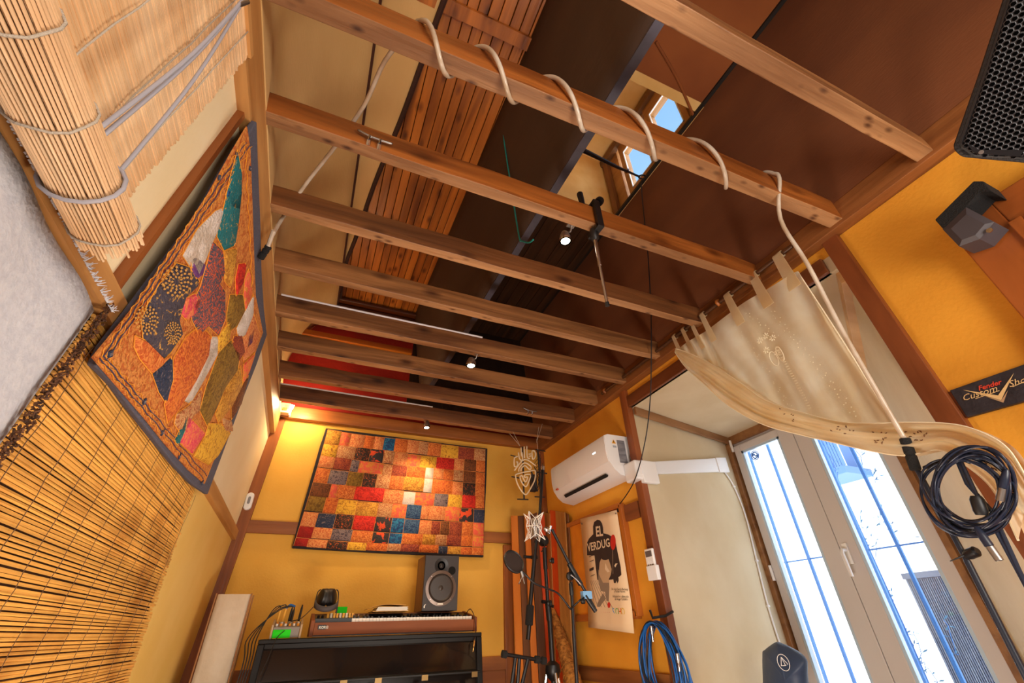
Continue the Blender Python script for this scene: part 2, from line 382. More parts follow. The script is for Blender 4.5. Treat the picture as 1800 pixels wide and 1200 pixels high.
# posts and lintel on the right wall
pz = JZ
struct('trim_18', MB().box((RX - .03, RB.y - .002, 0), (RX + .02, RB.y + .065, pz)), REDWD, bevel=.003)
struct('trim_19', MB().hexa([(RX - .03, yR_(0), 0), (RX + .02, yR_(0), 0), (RX + .02, yL_(0), 0), (RX - .03, yL_(0), 0), (RX - .03, yR_(PTZ), PTZ), (RX + .02, yR_(PTZ), PTZ), (RX + .02, yL_(PTZ), PTZ), (RX - .03, yL_(PTZ), PTZ)]), REDWD, bevel=.003)
struct('trim_20', MB().box((RX - .02, RF.y, RTZ), (RX + .02, RB.y, RTZ + .085)), REDWY, bevel=.003)
struct('trim_21', MB().box((RX - .066, FY, JZ - .02), (RX, BY, JZ + .10)), TRIMY, bevel=.003)
h0 = hx(1110, 885, RX).z; h1 = hx(1110, 915, RX).z
struct('trim_22', MB().box((RX - .02, RB.y + .09, h1), (RX, BY, h0)), REDWY, bevel=.002)
h0 = hx(1080, 1175, RX).z
struct('trim_23', MB().box((RX - .02, RB.y + .09, h0 - .08), (RX, BY, h0)), TRIMY, bevel=.002)
struct('wall_rear', MB().box((-1.0, FY - .1, 0), (RX + .2, FY, CZ + .2)), YEL)
# loft: left fabric slope (profile), tapering second panel, planks
def bx_line(y, p0, p1):
    return p0[0] + (p1[0] - p0[0]) * (y - p0[1]) / (p1[1] - p0[1])
e0 = hz(783, 0, WZ - .02); e1 = hz(580, 533, WZ - .02); b0 = hz(667, 0, Z(1.80)); b1 = hz(600, 480, Z(1.80))
def prof(y):
    bxx = bx_line(y, b0, b1); sag = .010 * math.sin(y * 4)
    return [V((lx(JZ) + .03, y, JZ - .0)), V((lx(JZ) - .0, y, Z(1.12))), V((-.345 * S + sag, y, Z(1.35))), V((-.29 * S, y, Z(1.55))), V((-.235 * S, y, Z(1.67))), V((bxx - .03, y, Z(1.76))), V((bxx, y, Z(1.80)))]
ys = [FY + (BY - FY) * k / 60 for k in range(61)]
m1 = MB(); P = [catmull(prof(y), 4) for y in ys]; n_ = len(P[0])
m1.add([p for r in P for p in r], [(j * n_ + i, j * n_ + i + 1, (j + 1) * n_ + i + 1, (j + 1) * n_ + i) for j in range(60) for i in range(n_ - 1)])
struct('wall_loft_left', m1, TANF, smooth=True, solid=.01)
def p2(u, v):
    y = ys[0] + (ys[-1] - ys[0]) * v; xa = bx_line(y, b0, b1); xb = max(bx_line(y, e0, e1), xa + .02) + .006 * math.sin(y * 5)
    return V((xa + (xb - xa) * u, y, Z(1.81) + (WZ - .02 - Z(1.81)) * u + .02 * math.sin(u * math.pi)))
struct('ceiling_loft_fabric', MB().grid(p2, 6, 80), TANF, smooth=True, solid=.008)
m1 = MB().tube([(bx_line(y, b0, b1) - .0, y, Z(1.80) - .004) for y in ys], .014, 6)
struct('trim_24', m1, mat('dark_edge_braid', (72, 34, 18), .8, bump=.5, bs=60))
m1 = MB().tube([p2(1, k / 60) - V((0, 0, .008)) for k in range(61)], .016, 6)
struct('trim_25', m1, mat('edge_shade', (60, 32, 22), .8, bump=.5, bs=90))  # dark strip stands in for the edge shadow between fabric and planks
struct('wall_loft_left', MB().box((-.95, FY, JZ), (-.85, BY, CZ + .1)), CREAM)
struct('ceiling_left', MB().box((-.95, FY, JZ - .1), (lx(JZ) - .02, BY, JZ - .0)), CREAM)
# planked ceiling strip
pl = root('ceiling_planks', (.1, 1.0, WZ))
x = -.27 * S; xs = []
while x < .44 * S:
    wd = random.uniform(.058, .068); xs.append((x, wd)); x += wd
yb_ = .632 * S
for (x, wd) in xs:
    for (y0, y1) in ((FY, yb_), (yb_, BY - .02)):
        MB().box((x + .002, y0, WZ + random.uniform(0, .004)), (x + wd - .002, y1, WZ + .02)).build('plank', PLANK, pl, bevel=.003)
MB().box((-.05 * S, yb_ - .035, WZ - .022), (.43 * S, yb_ + .035, WZ)).build('cross_batten', PLANK, pl)
struct('roof', MB().box((-.95, FY, WZ + .03), (.46 * S, BY, WZ + .13)), BLACKB)
# dark fabric covered girder screen between the two bays
gt = [(FY, .43 * S), (BY - .12, .362 * S)]; gb = [(FY, .535 * S), (0.26 * S, .514 * S), (1.53 * S, .486 * S), (2.43 * S, .456 * S)]
def gbx(y):
    for (ya, xa), (yb2, xb) in zip(gb, gb[1:]):
        if y <= yb2: return xa + (xb - xa) * (y - ya) / (yb2 - ya)
    return gb[-1][1]
GE = 2.45 * S; GZ = Z(1.2)
def gl(u, v):
    y = FY + (GE - FY) * v; xt = gt[0][1] + (gt[1][1] - gt[0][1]) * (y - FY) / (GE - FY); xb = gbx(y)
    return V((xt + (xb - xt) * u + .008 * math.sin(y * 6 + u * 4) * math.sin(u * math.pi), y, WZ + (GZ - WZ) * u))
gm = MB().grid(gl, 8, 60)
struct('wall_screen', gm, DARKF, smooth=True, solid=.006)
gm = MB()
N_ = 30
vs = []
for k in range(N_ + 1):
    y = FY + (GE - FY) * k / N_; xb = gbx(y)
    vs += [V((xb - .004, y, GZ - .003)), V((xb + .036, y, GZ - .003)), V((xb + .036, y, GZ + .03)), V((xb - .004, y, GZ + .03))]
gm.add(vs, [(4 * k + i, 4 * k + (i + 1) % 4, 4 * k + 4 + (i + 1) % 4, 4 * k + 4 + i) for k in range(N_) for i in range(4)])
struct('trim_26', gm, SLATE)
def gr_(u, v):
    p = gl(u, v); return p + V((.034 + .0 * u, 0, 0))
struct('wall_screen', MB().grid(gr_, 2, 20), DARKF)
def ge_(u, v):
    p = gl(u, 1); return p + V((.036 * v, 0, 0))
struct('wall_screen', MB().grid(ge_, 8, 1), DARKF)
# right bay
NCY = .60 * S; FCY = 1.275 * S; WXX = 1.25 * S; SX = 1.197 * S
struct('wall_loft_right', MB().hexa([(1.285 * S, FY, JZ + .05), (1.40 * S, FY, JZ + .05), (1.40 * S, BY, JZ + .05), (1.285 * S, BY, JZ + .05), (SX, FY, CZ), (1.32 * S, FY, CZ), (1.32 * S, BY, CZ), (SX, BY, CZ)]), BROWNF)
struct('trim_27', MB().box((SX - .022, FY, CZ - .015), (SX + .012, BY, CZ + .006)), BLACKB)
struct('ceiling_right', MB().box((.40 * S, FY, CZ), (SX, NCY - .06, CZ + .1)), ORANF)
struct('ceiling_right', MB().box((.36 * S, FCY + .02, CZ), (SX, BY, CZ + .1)), DPLANK)
x = .40 * S; dk = root('ceiling_boards', (1.1, 3, CZ - .01))
while x < SX - .05:
    MB().box((x + .002, FCY + .03, CZ - .012 - random.uniform(0, .004)), (x + .108, BY - .02, CZ)).build('board', DPLANK, dk)
    x += .11
# light well with two small sashes
LW = mat('light_well_fabric', (246, 206, 136), .85, col2=(230, 178, 100), vs=3, bump=.4, bs=12)
LTZ = Z(2.47)
struct('wall_light_well_far', MB().hexa([(.5 * S, FCY, CZ - .0), (WXX + .15, FCY, CZ), (WXX + .15, FCY + .05, CZ), (.5 * S, FCY + .05, CZ), (.5 * S, FCY, LTZ), (WXX + .15, FCY, LTZ), (WXX + .15, FCY + .05, LTZ), (.5 * S, FCY + .05, LTZ)]), LW)
NCT = .66 * S
struct('wall_light_well_near', MB().hexa([(.5 * S, NCY - .06, CZ), (WXX + .15, NCY - .06, CZ), (WXX + .15, NCY, CZ), (.5 * S, NCY, CZ), (.5 * S, NCY - .02, LTZ), (WXX + .15, NCY - .02, LTZ), (WXX + .15, NCY + .03, LTZ), (.5 * S, NCY + .03, LTZ)]), LW)
struct('ceiling_light_well', MB().box((.5 * S, NCY - .05, LTZ), (WXX + .15, FCY + .05, LTZ + .05)), LW)
struct('wall_light_well_left', MB().box((.46 * S, NCY - .06, CZ), (.52 * S, FCY + .05, LTZ + .05)), LW)
struct('wall_light_well_sill', MB().box((SX, NCY - .05, CZ - .02), (WXX + .1, FCY + .03, Z(1.885))), LW)
ed0 = hz(1153, 73, CZ - .005); ed1 = hz(1219, 203, CZ - .005)
struct('trim_28', MB().tube(catmull([ed0, (ed0 + ed1) / 2 + V((0, -.012, .004)), ed1], 6), .008, 8), ORANF, smooth=True)
SASH = wood('tan_sash_wood', (160, 110, 58), (196, 146, 88), 'y', 10, .45)
w2 = root('window_2', (WXX, .9 * S, Z(1.93)))
fy0 = .645 * S; fy1 = 1.18 * S; fz0 = Z(1.89); fz1 = Z(2.41)
fm = MB().box((WXX, NCY - .03, fz1), (WXX + .06, FCY, LTZ)).box((WXX, NCY - .03, fz0 - .02), (WXX + .06, FCY, Z(1.91)))
fm.box((WXX, NCY - .03, fz0), (WXX + .06, fy0 + .02, fz1)).box((WXX, fy1 - .04, fz0), (WXX + .06, FCY, fz1))
fm.build('frame', SASH, w2)
for (p0, p1) in ((.69 * S, .855 * S), (.925 * S, 1.095 * S)):
    a0 = p0 - .045; a1 = p1 + .045; z0 = Z(1.90); z1 = fz1; q0 = Z(1.985); q1 = Z(2.315)
    sm = MB().box((WXX - .015, a0, z0), (WXX + .05, p0, z1)).box((WXX - .015, p1, z0), (WXX + .05, a1, z1)).box((WXX - .015, p0, q1), (WXX + .05, p1, z1)).box((WXX - .015, p0, z0), (WXX + .05, p1, q0))
    so = sm.build('sash', SASH, w2, bevel=.002)
    bd = MB()
    for (c0, c1) in (((p0, q0), (p0 + .008, q1)), ((p1 - .008, q0), (p1, q1)), ((p0, q0), (p1, q0 + .008)), ((p0, q1 - .008), (p1, q1))):
        bd.box((WXX - .018, c0[0], c0[1]), (WXX - .005, c1[0], c1[1]))
    bd.build('glazing_bead', WHITEP, so)
    MB().box((WXX + .01, p0, q0), (WXX + .014, p1, q1)).build('pane', GLASS, so)
hpt = hx(1150, 246, WXX - .02)
hm = MB().box((WXX - .035, hpt.y - .012, hpt.z - .05), (WXX - .015, hpt.y + .012, hpt.z + .05)).tube([(WXX - .03, hpt.y, hpt.z), (WXX - .06, hpt.y, hpt.z), (WXX - .065, hpt.y, hpt.z - .07)], .009, 8)
hm.build('window_handle', WHITEP, w2, smooth=True)
struct('trim_29', MB().box((WXX - .05, NCY, Z(2.40)), (WXX, FCY, Z(2.45))), wood('well_batten', (100, 66, 36), (134, 92, 54), 'y', 10), bevel=.003)
struct('trim_30', MB().box((WXX - .04, FCY - .075, Z(1.9)), (WXX + .0, FCY - .02, Z(2.42))), wood('well_upright', (110, 70, 38), (146, 98, 58), 'z', 10), bevel=.003)
# closing shell of the roof above the right bay
struct('roof', MB().box((.3 * S, FY, CZ + .1), (SX + .3, NCY - .06, CZ + .2)).box((.3 * S, FCY + .05, CZ + .1), (SX + .3, BY, CZ + .2)), BLACKB)

# ================================================================ BALCONY DOOR
w1 = root('window_1', (DX, (DYL + DYR) / 2, 0))
def dy(px, py): return hx(px, py, DX).y
yo = DYL - .06; ym = dy(1389, 740); ye = DYR + .05
fm = MB().box((DX, yo, 0), (DX + .07, yo + .05, RTZ - .05)).box((DX, ye - .05, 0), (DX + .07, ye, RTZ - .05)).box((DX, ye, RTZ - .09), (DX + .07, yo, RTZ - .05)).box((DX, ye, 0), (DX + .07, yo, .04))
fm.build('frame', WPVC, w1, bevel=.004)
pt = hx(1345, 778, DX).z
leafs = [(yo, ym + .002, dy(1318, 828), dy(1381, 790)), (ym - .002, ye, dy(1424, 757), dy(1560, 808))]
for (ya, yb2, pa, pb) in leafs:
    z0 = .05; z1 = RTZ - .09; q0 = .28; q1 = pt
    sm = MB().box((DX - .03, pa, z0), (DX + .04, ya, z1)).box((DX - .03, yb2, z0), (DX + .04, pb, z1)).box((DX - .03, pb, q1), (DX + .04, pa, z1)).box((DX - .03, pb, z0), (DX + .04, pa, q0))
    lf = sm.build('door_leaf', WPVC, w1, bevel=.004)
    bd = MB()
    for (c0, c1) in (((pb, q0), (pb + .018, q1)), ((pa - .018, q0), (pa, q1)), ((pb, q0), (pa, q0 + .018)), ((pb, q1 - .018), (pa, q1))):
        bd.box((DX - .026, c0[0], c0[1]), (DX + .0, c1[0], c1[1]))
    bd.build('glazing_bead', mat('blue_white_bead', (186, 212, 238), .4), lf)
    MB().box((DX + .01, pb, q0), (DX + .016, pa, q1)).build('pane', GLASS, lf)
hpt = hx(1497, 985, DX - .03)
hm = MB().box((DX - .045, hpt.y - .016, hpt.z - .02), (DX - .03, hpt.y + .016, hpt.z + .1))
hm.tube([(DX - .04, hpt.y, hpt.z + .06), (DX - .08, hpt.y, hpt.z + .06), (DX - .09, hpt.y + .0, hpt.z + .04), (DX - .09, hpt.y, hpt.z - .09)], .011, 10)
hm.build('door_handle', WHITEP, w1, smooth=True)
for zz in (hx(1280, 790, DX).z, hx(1340, 1010, DX).z):
    MB().tube([(DX - .04, yo + .005, zz - .05), (DX - .04, yo + .005, zz + .05)], .011, 10).build('hinge', WHITEP, w1, smooth=True)
# round sticker on the left pane
sc_ = hx(1327, 800, DX + .002); ST = MB()
def circ(c, r, n=28, a0=0, a1=2 * math.pi): return [c + V((0, math.cos(a0 + (a1 - a0) * k / n) * r, math.sin(a0 + (a1 - a0) * k / n) * r)) for k in range(n + (0 if a1 - a0 > 6.28 else 1))]
ST.tube(circ(sc_, .036), .004, 6, closed=True).tube(circ(sc_, .024), .0055, 6, closed=True)
ST.tube(circ(sc_ + V((0, .008, 0)), .009, 10, 0, math.pi), .005, 6).tube(circ(sc_ + V((0, -.008, 0)), .009, 10, math.pi, 2 * math.pi), .005, 6)
BLUEINK = mat('blue_ink', (14, 92, 180), .5)
ST.build('window_sticker', BLUEINK, label='round blue ring sticker in top corner of the balcony door glass', cat='sticker')

# ---------------------------------------------------------------- outside
fac = thing('apartment_building', 'pale sunlit building with a small railed balcony seen through the door', 'building', (11, 5.5, -4))
FXX = 11
MB().box((FXX, -6, -4), (FXX + 2, 20, 14)).build('facade', mat('pale_render', (250, 248, 244), .9), fac)
SHB = mat('blue_shutter', (74, 108, 158), .7); 
p0 = hx(1452, 800, FXX); p1 = hx(1532, 828, FXX); p2_ = hx(1480, 835, FXX)
zt = hx(1462, 790, FXX).z; zb = hx(1482, 838, FXX).z; ya = p0.y; yb2 = p1.y
MB().box((FXX - .9, yb2, zb - .15), (FXX, ya, zb)).build('balcony_slab', SHB, fac)
rl = MB().box((FXX - .9, yb2, zt - .05), (FXX - .85, ya, zt)); 
for k in range(14):
    y = yb2 + (ya - yb2) * k / 13; rl.box((FXX - .89, y - .025, zb), (FXX - .85, y + .025, zt))
rl.build('railing', SHB, fac)
MB().box((FXX - .05, yb2 + .2, zb), (FXX, yb2 + (ya - yb2) * .5, zt + .9)).build('shutter', mat('pale_blue_shutter', (92, 122, 168), .7), fac)
# iron grille outside the door
gr = thing('iron_grille', 'iron security grille of tall bars outside the balcony door', 'grille', (DX + .35, 2.0, .0))
GX = DX + .30
bars = []
for (a, b) in (((1346, 775), (1470, 1180)), ((1378, 775), (1560, 1200)), ((1440, 775), (1620, 1200)), ((1498, 790), (1700, 1200)), ((1560, 805), (1775, 1200))):
    bars.append(hx(*a, GX).y)
for y in bars + [bars[-1] - .22, bars[0] + .2]:
    MB().box((GX - .008, y - .01, -.0), (GX + .008, y + .01, 2.9)).build('bar', IRONB, gr)
zc = hx(1570, 960, GX).z
MB().box((GX - .004, bars[-1] - .3, zc - .005), (GX + .004, bars[0] + .3, zc + .005)).build('cross_bar', IRONB, gr)
MB().box((GX - .02, bars[-1] - .3, 2.88), (GX + .02, bars[0] + .3, 2.92)).build('cross_bar', IRONB, gr)
MB().box((GX - .02, bars[-1] - .3, -.02), (GX + .02, bars[0] + .3, .03)).build('cross_bar', IRONB, gr)
# slatted cane screen below
sx_ = DX + 1.1; c0 = hx(1590, 1010, sx_); c1 = hx(1668, 1008, sx_)
scn = thing('slatted_screen', 'tall grey slatted screen on the terrace behind the right door pane', 'screen', (sx_, c0.y, 0))
SLM = mat('blue_grey_slat', (96, 104, 124), .7, col2=(126, 136, 152), vs=4)
nsl = 22
for k in range(nsl):
    y = c1.y + (c0.y - c1.y) * k / (nsl - 1)
    MB().box((sx_, y - .009, -.0), (sx_ + .015, y + .009, c0.z)).build('slat', SLM, scn)
MB().box((sx_ - .01, c1.y - .02, c0.z - .03), (sx_ + .03, c0.y + .02, c0.z + .01)).build('top_rail', SLM, scn)
MB().box((sx_ + .015, c1.y - .02, .5), (sx_ + .03, c0.y + .02, .55)).build('cross_rail', SLM, scn)
# ground of the terrace
struct('floor_terrace', MB().box((DX + .08, -3, -.15), (DX + 2.2, 7, 0)), mat('terrace_tile', (205, 205, 205), .8, col2=(190, 190, 190), vs=5))
shr = thing('climbing_plant', 'thin blue-grey twiggy climber on the terrace beside the iron bars', 'plant', (DX + .5, bars[2], 0))
tw = MB(); lfm = MB()
for k in range(26):
    y = random.choice((bars[2], bars[2], bars[4], bars[3])) + random.uniform(-.03, .03); z = random.uniform(.9, 2.6)
    pts = [V((GX + .03, y, z))]
    for q in range(5): pts.append(pts[-1] + V((random.uniform(-.01, .01), random.uniform(-.03, .03), random.uniform(-.0, .06))))
    tw.tube(pts, .0022, 5)
    for q in pts[1:]:
        for _ in range(2):
            d = V((random.uniform(-.01, .01), random.uniform(-.03, .03), random.uniform(-.015, .02)))
            lfm.add([q, q + d + V((0, .004, .004)), q + d * 1.6, q + d + V((0, -.004, -.004))], [(0, 1, 2, 3)])
tw.tube([(GX + .03, bars[2] + .01, 0), (GX + .035, bars[2], 1.2), (GX + .03, bars[2] + .01, 2.6)], .005, 6).tube([(GX + .03, bars[4] + .01, 0), (GX + .035, bars[4], 1.2), (GX + .03, bars[4] + .01, 2.6)], .005, 6)
tw.build('stem', IRONB, shr)
o = lfm.build('leaves', mat('pale_blue_leaf', (110, 160, 190), .6), shr); o['kind'] = 'stuff'

# ================================================================ CEILING JOISTS
# (far lower edge left px, right px, face depth, height, material, label)
JB = [((1040, -28), (1612, 285), .060, .085, JOIST, 'bare pale ceiling joist nearest the camera, crossing the top right corner'),
      ((467, 0), (1455, 400), .062, .125, JOISTR, 'ceiling joist with the clear plastic tube coiled around it'),
      ((456.7, 215), (1325, 502), .052, .115, JOISTR, 'ceiling joist carrying the black clamp with the chrome arm'),
      ((463.3, 369.3), (1232, 577), .050, .115, JOISTD, 'reddish ceiling joist just behind the clamp joist, no fittings on it'),
      ((470, 473.3), (1143, 630), .050, .115, JOIST, 'ceiling joist, third behind the tube-wrapped joist, black cable crossing its end'),
      ((471.7, 553.3), (1085, 674), .052, .115, JOIST, 'ceiling joist with a thin white conduit on top and a spotlight under it'),
      ((476.7, 613.3), (1036, 712), .055, .115, JOIST, 'plain ceiling joist directly behind the one with the middle spotlight'),
      ((480, 663), (995, 742), .055, .115, JOISTD, 'ceiling joist with a small metal cleat near its right end'),
      ((481.7, 703), (955, 770), .055, .115, JOISTD, 'hindmost ceiling joist, white conduit on top, closest to the back wall')]
JOBJ = []
for (a, b, wy, hh, mt, lb) in JB:
    A = hz(*a, JZ); B = hz(*b, JZ)
    d = (B - A).normalized(); nrm = V((-d.y, d.x, 0))
    xl = lx(JZ) + (.0 if a[0] > 450 else .0)
    A2 = A + d * ((-.325 * S - A.x) / d.x); B2 = A + d * ((1.29 * S - A.x) / d.x)
    L = (B2 - A2).length; c = (A2 + B2) / 2 - nrm * wy / 2
    NS = 14; vs = []
    for k in range(NS + 1):
        xx = -L / 2 + L * k / NS
        j = [random.uniform(-.0022, .0022) for _ in range(4)]
        vs += [(xx, -wy / 2 + j[0], j[1]), (xx, wy / 2 + j[2], j[3]), (xx, wy / 2 + j[2], hh + j[1]), (xx, -wy / 2 + j[0], hh + j[3])]
    fs = [(4 * k + i, 4 * k + (i + 1) % 4, 4 * k + 4 + (i + 1) % 4, 4 * k + 4 + i) for k in range(NS) for i in range(4)] + [(3, 2, 1, 0), (4 * NS, 4 * NS + 1, 4 * NS + 2, 4 * NS + 3)]
    me = bpy.data.meshes.new('ceiling_joist'); me.from_pydata(vs, [], fs); me.materials.append(mt); me.materials.append(JBOT)
    for pi_ in range(0, 4 * NS, 4): me.polygons[pi_].material_index = 1
    bm = bmesh.new(); bm.from_mesh(me); bmesh.ops.recalc_face_normals(bm, faces=bm.faces); bm.to_mesh(me); bm.free()
    o = bpy.data.objects.new('ceiling_joist', me); COL.objects.link(o)
    o.location = c; o.rotation_euler = (0, 0, math.atan2(d.y, d.x))
    o['label'] = lb; o['category'] = 'joist'; o['group'] = 'ceiling joists'
    bv = o.modifiers.new('bevel', 'BEVEL'); bv.width = .003; bv.segments = 2
    JOBJ.append((A, B, d, nrm, wy, hh))
# white conduits on joist tops
CONDW = mat('white_conduit', (232, 232, 240), .4)
for (k, p, q, lb) in ((5, (490, 530), (848, 603), 'thin white conduit lying on the joist above the middle spotlight'),
                  (8, (490, 680), (760, 722), 'thin white conduit lying on the hindmost joist near the back wall')):
    A, B, d, nrm, wy, hh = JOBJ[k]; yf = A.y - wy - .004
    P = [hy(*p, yf), hy(*q, yf + d.y / d.x * 1.2)]
    P = [V((P[0].x, yf + .004, JZ + hh + .004)), V((P[1].x, yf + .004 + (P[1].x - P[0].x) * d.y / d.x, JZ + hh + .004))]
    MB().tube(P, .006, 8).build('conduit', CONDW, smooth=True, label=lb, cat='conduit', group='white conduits')

# ---- clear tube coiled around joist 2 (index 1)
A, B, d, nrm, wy, hh = JOBJ[1]
def jp(px, py):  # distance along joist for a pixel on the lower edge
    p = hz(px, py, JZ); return (p - A).dot(d)
turns = [jp(745, 105), jp(855, 150), jp(980, 200), jp(1105, 255), jp(1232, 310), jp(1348, 360)]
cen = lambda s_: A + d * s_ - nrm * wy / 2 + V((0, 0, hh / 2))
pts = []
g0 = V((hL(450, 465, .05).x, hL(450, 465, .05).y, hL(450, 465, .05).z))
pts += [hL(479, 412, .09)]
mid = hz(590, 256, JZ + .13)
pts += [hz(500, 378, JZ + .05), hz(540, 320, JZ + .13), mid, hz(640, 185, JZ + .15), hz(676, 108, JZ + .16)]
coil = []
for t in range(len(turns) - 1 + 1):
    s0 = turns[t]; s1 = turns[t + 1] if t + 1 < len(turns) else turns[t] + .1
    for k in range(12):
        f = k / 12
        if t == len(turns) - 1 and f > .3: break
        th = math.pi * .5 - 2 * math.pi * f  # start on top, towards camera, under, back
        s_ = s0 + (s1 - s0) * (f - .25)
        ry = wy / 2 + .022; rz = hh / 2 + .022
        coil.append(cen(s_) - nrm * (math.sin(math.pi * .5 - th)) * ry * 1.0 + V((0, 0, math.sin(th) * rz)))
pts += coil
q = [hx(1372, 385, 1.035 * S), hx(1420, 465, 1.07 * S), hx(1480, 580, 1.12 * S), hx(1540, 685, 1.15 * S), hx(1592, 775, 1.17 * S)]
tb = thing('plastic_tube', 'long clear plastic tube spiralled around the joist with black grips at both ends', 'tube', q[-1])
MB().tube(catmull(pts + q, 5), .0082, 10).build('tube', TUBEM, tb, smooth='all')
g1 = q[-1]; g2 = hx(1606, 815, 1.175 * S)
dd = (g2 - g1).normalized()
gp = [(.0125, 0), (.0155, .003), (.0155, .02), (.013, .022), (.013, .026), (.0155, .028), (.0155, .05), (.013, .052), (.013, .056), (.0155, .058), (.0155, .10), (.0125, .104)]
MB().lathe(g1 - dd * .01, dd, gp, 14).build('grip', RUBBER, tb, smooth=True)
e0_ = hL(470, 436, .08); e1_ = hL(448, 468, .05)
dd = (e1_ - e0_).normalized()
MB().lathe(e0_ - dd * .01, dd, [(r * .85, h * .6) for r, h in gp], 14).build('grip', RUBBER, tb, smooth=True)
MB().tube([hL(481, 405, .095), e0_], .008, 8).build('end_rod', TUBEM, tb, smooth=True)

# ---- black clamp with telescopic chrome arm on joist index 2
A, B, d, nrm, wy, hh = JOBJ[2]
c = hz(1048, 398, JZ); c = A + d * (c - A).dot(d) - nrm * wy / 2
cl = thing('clamp_arm', 'black clamp on a joist holding a telescopic chrome arm pointing down', 'clamp', (c.x, c.y, c.z))
m_ = MB().obox(c + V((0, -wy / 2 - .012, .05)), (.016, 0, 0), (0, .01, 0), (0, 0, .085)).obox(c + V((0, 0, -.022)), (.016, 0, 0), (0, wy / 2 + .02, 0), (0, 0, .012)).obox(c + V((0, 0, hh + .02)), (.016, 0, 0), (0, wy / 2 + .02, 0), (0, 0, .012))
m_.build('clamp_body', BLACK, cl, bevel=.004)
kb = c + V((.03, -.02, hh + .05)); 
MB().lathe(kb, (.6, -.2, 1), [(.006, -.04), (.006, .0), (.02, .002), (.022, .012), (.02, .026), (.01, .03)], 12).build('knob', BLACK, cl, smooth=True)
hb = hz(1024, 358, JZ + hh + .04)
MB().tube([hb + V((0, 0, -.02)), hb + V((-.006, 0, .07))], [.012, .015], 8).build('handle', BLACK, cl, smooth=True)
MB().tube([c + V((0, 0, hh + .03)), hb], .006, 8).build('spindle', CHROME, cl, smooth=True)
r0 = hz(1044, 412, JZ - .04); r1 = hy(1068, 538, r0.y + .06)
MB().lathe(r0 + V((0, 0, .01)), (r1 - r0), [(.014, -.02), (.02, 0), (.02, .03), (.012, .04)], 12).build('joint', BLACK, cl, smooth=True)
dl = (r1 - r0)
MB().tube([r0, r0 + dl * .45], .0085, 10).tube([r0 + dl * .45, r0 + dl * .97], .0065, 10).build('rod', CHROME, cl, smooth=True)
MB().tube([r0 + dl * .95, r1], .0095, 10).build('end_cap', BLACKM, cl, smooth=True)

# ---- metal cleats
def cleat(p0, p1, ya, name, label, foot):
    a = hy(*p0, ya); b = hy(*p1, ya); mid = (a + b) / 2
    o = thing(name, label, 'cleat', mid, 'metal cleats on the joists')
    MB().tube(catmull([a + V((0, -.0, .008)), a * .7 + b * .3 + V((0, 0, -.002)), a * .3 + b * .7 + V((0, 0, -.002)), b + V((0, 0, .004))], 5), [.003] + [.005] * 14 + [.003], 8).build('bar', STEEL, o, smooth='all')
    for t in (.35, .65):
        p = a * (1 - t) + b * t
        MB().tube([p + V((0, 0, 0)), p + V((.0, .004, -.022))], .006, 8).tube([p + V((0, .004, -.02)), p + V((0, .02, -.03))], .009, 8).build('foot', CHROME, o, smooth=True)
A, B, d, nrm, wy, hh = JOBJ[2]
yc = (A + d * (hz(660, 250, JZ) - A).dot(d)).y - wy - .016
cleat((628, 230), (690, 254), yc, 'rope_cleat', 'curved metal cleat on the side of the third joist, left part', 1)
A, B, d, nrm, wy, hh = JOBJ[7]
yc = (A + d * (hz(935, 735, JZ) - A).dot(d)).y - wy - .016
cleat((920, 718), (944, 724), yc, 'rope_cleat', 'tiny metal cleat on a rear joist above the wire sign', 1)

# ---- spotlights
def spot(px, py, r, zc, label, top, tgt, en):
    c = hz(px, py, zc)
    o = thing('spotlight', label, 'lamp', c, 'small ceiling spotlights')
    MB().lathe(c, (0, 0, 1), [(r, 0), (r * 1.02, .012), (r * .9, .03), (r * .5, .055), (.008, .06)], 20).build('reflector_housing', STEEL, o, smooth=True)
    MB().lathe(c + V((0, 0, -.001)), (0, 0, 1), [(r * .78, -.002), (r * .85, .0)], 20).build('bulb', BULB, o)
    MB().lathe(c, (0, 0, 1), [(r * 1.05, -.003), (r * 1.05, .006), (r * .86, .006), (r * .86, -.003), (r * 1.05, -.003)], 20).build('rim', CHROME, o, smooth=True)
    tp = V(top)
    MB().tube(catmull([c + V((0, 0, .055)), c * .5 + tp * .5 + V((.01, 0, .01)), tp], 5), .004, 6).build('stem', STEEL, o, smooth='all')
    MB().box(tp + V((-.018, -.006, -.004)), tp + V((.018, .02, .006))).build('bracket', STEEL, o)
    light('spotlight_light', 'SPOT', c + V((0, 0, -.01)), en, (1, .70, .40), .02, target=tgt, spot=math.radians(95), blend=.6)
A, B, d, nrm, wy, hh = JOBJ[2]
c = hz(994, 423, JZ - .05); jt = A + d * (hz(1000, 400, JZ) - A).dot(d)
spot(994, 423, .026, JZ - .05, 'lit ceiling spotlight nearest the camera, beside the chrome arm', (c.x + .01, jt.y + .0, JZ + .01), c + V((.1, .3, -1)), 22)
A, B, d, nrm, wy, hh = JOBJ[5]
c = hz(828, 642, JZ - .075); jt = A + d * (hz(835, 625, JZ) - A).dot(d)
spot(828, 642, .032, JZ - .075, 'lit ceiling spotlight in the middle, under the joist with conduit', (c.x + .03, jt.y - .02, JZ + .0), c + V((.05, .6, -1)), 26)
A, B, d, nrm, wy, hh = JOBJ[8]
c = hz(750, 751, JZ - .07); jt = A + d * (hz(750, 735, JZ) - A).dot(d)
spot(750, 751, .027, JZ - .07, 'small lit spotlight just above the patchwork on the back wall', (c.x, jt.y - .01, JZ + .0), c + V((.03, .30, -.7)), 26)
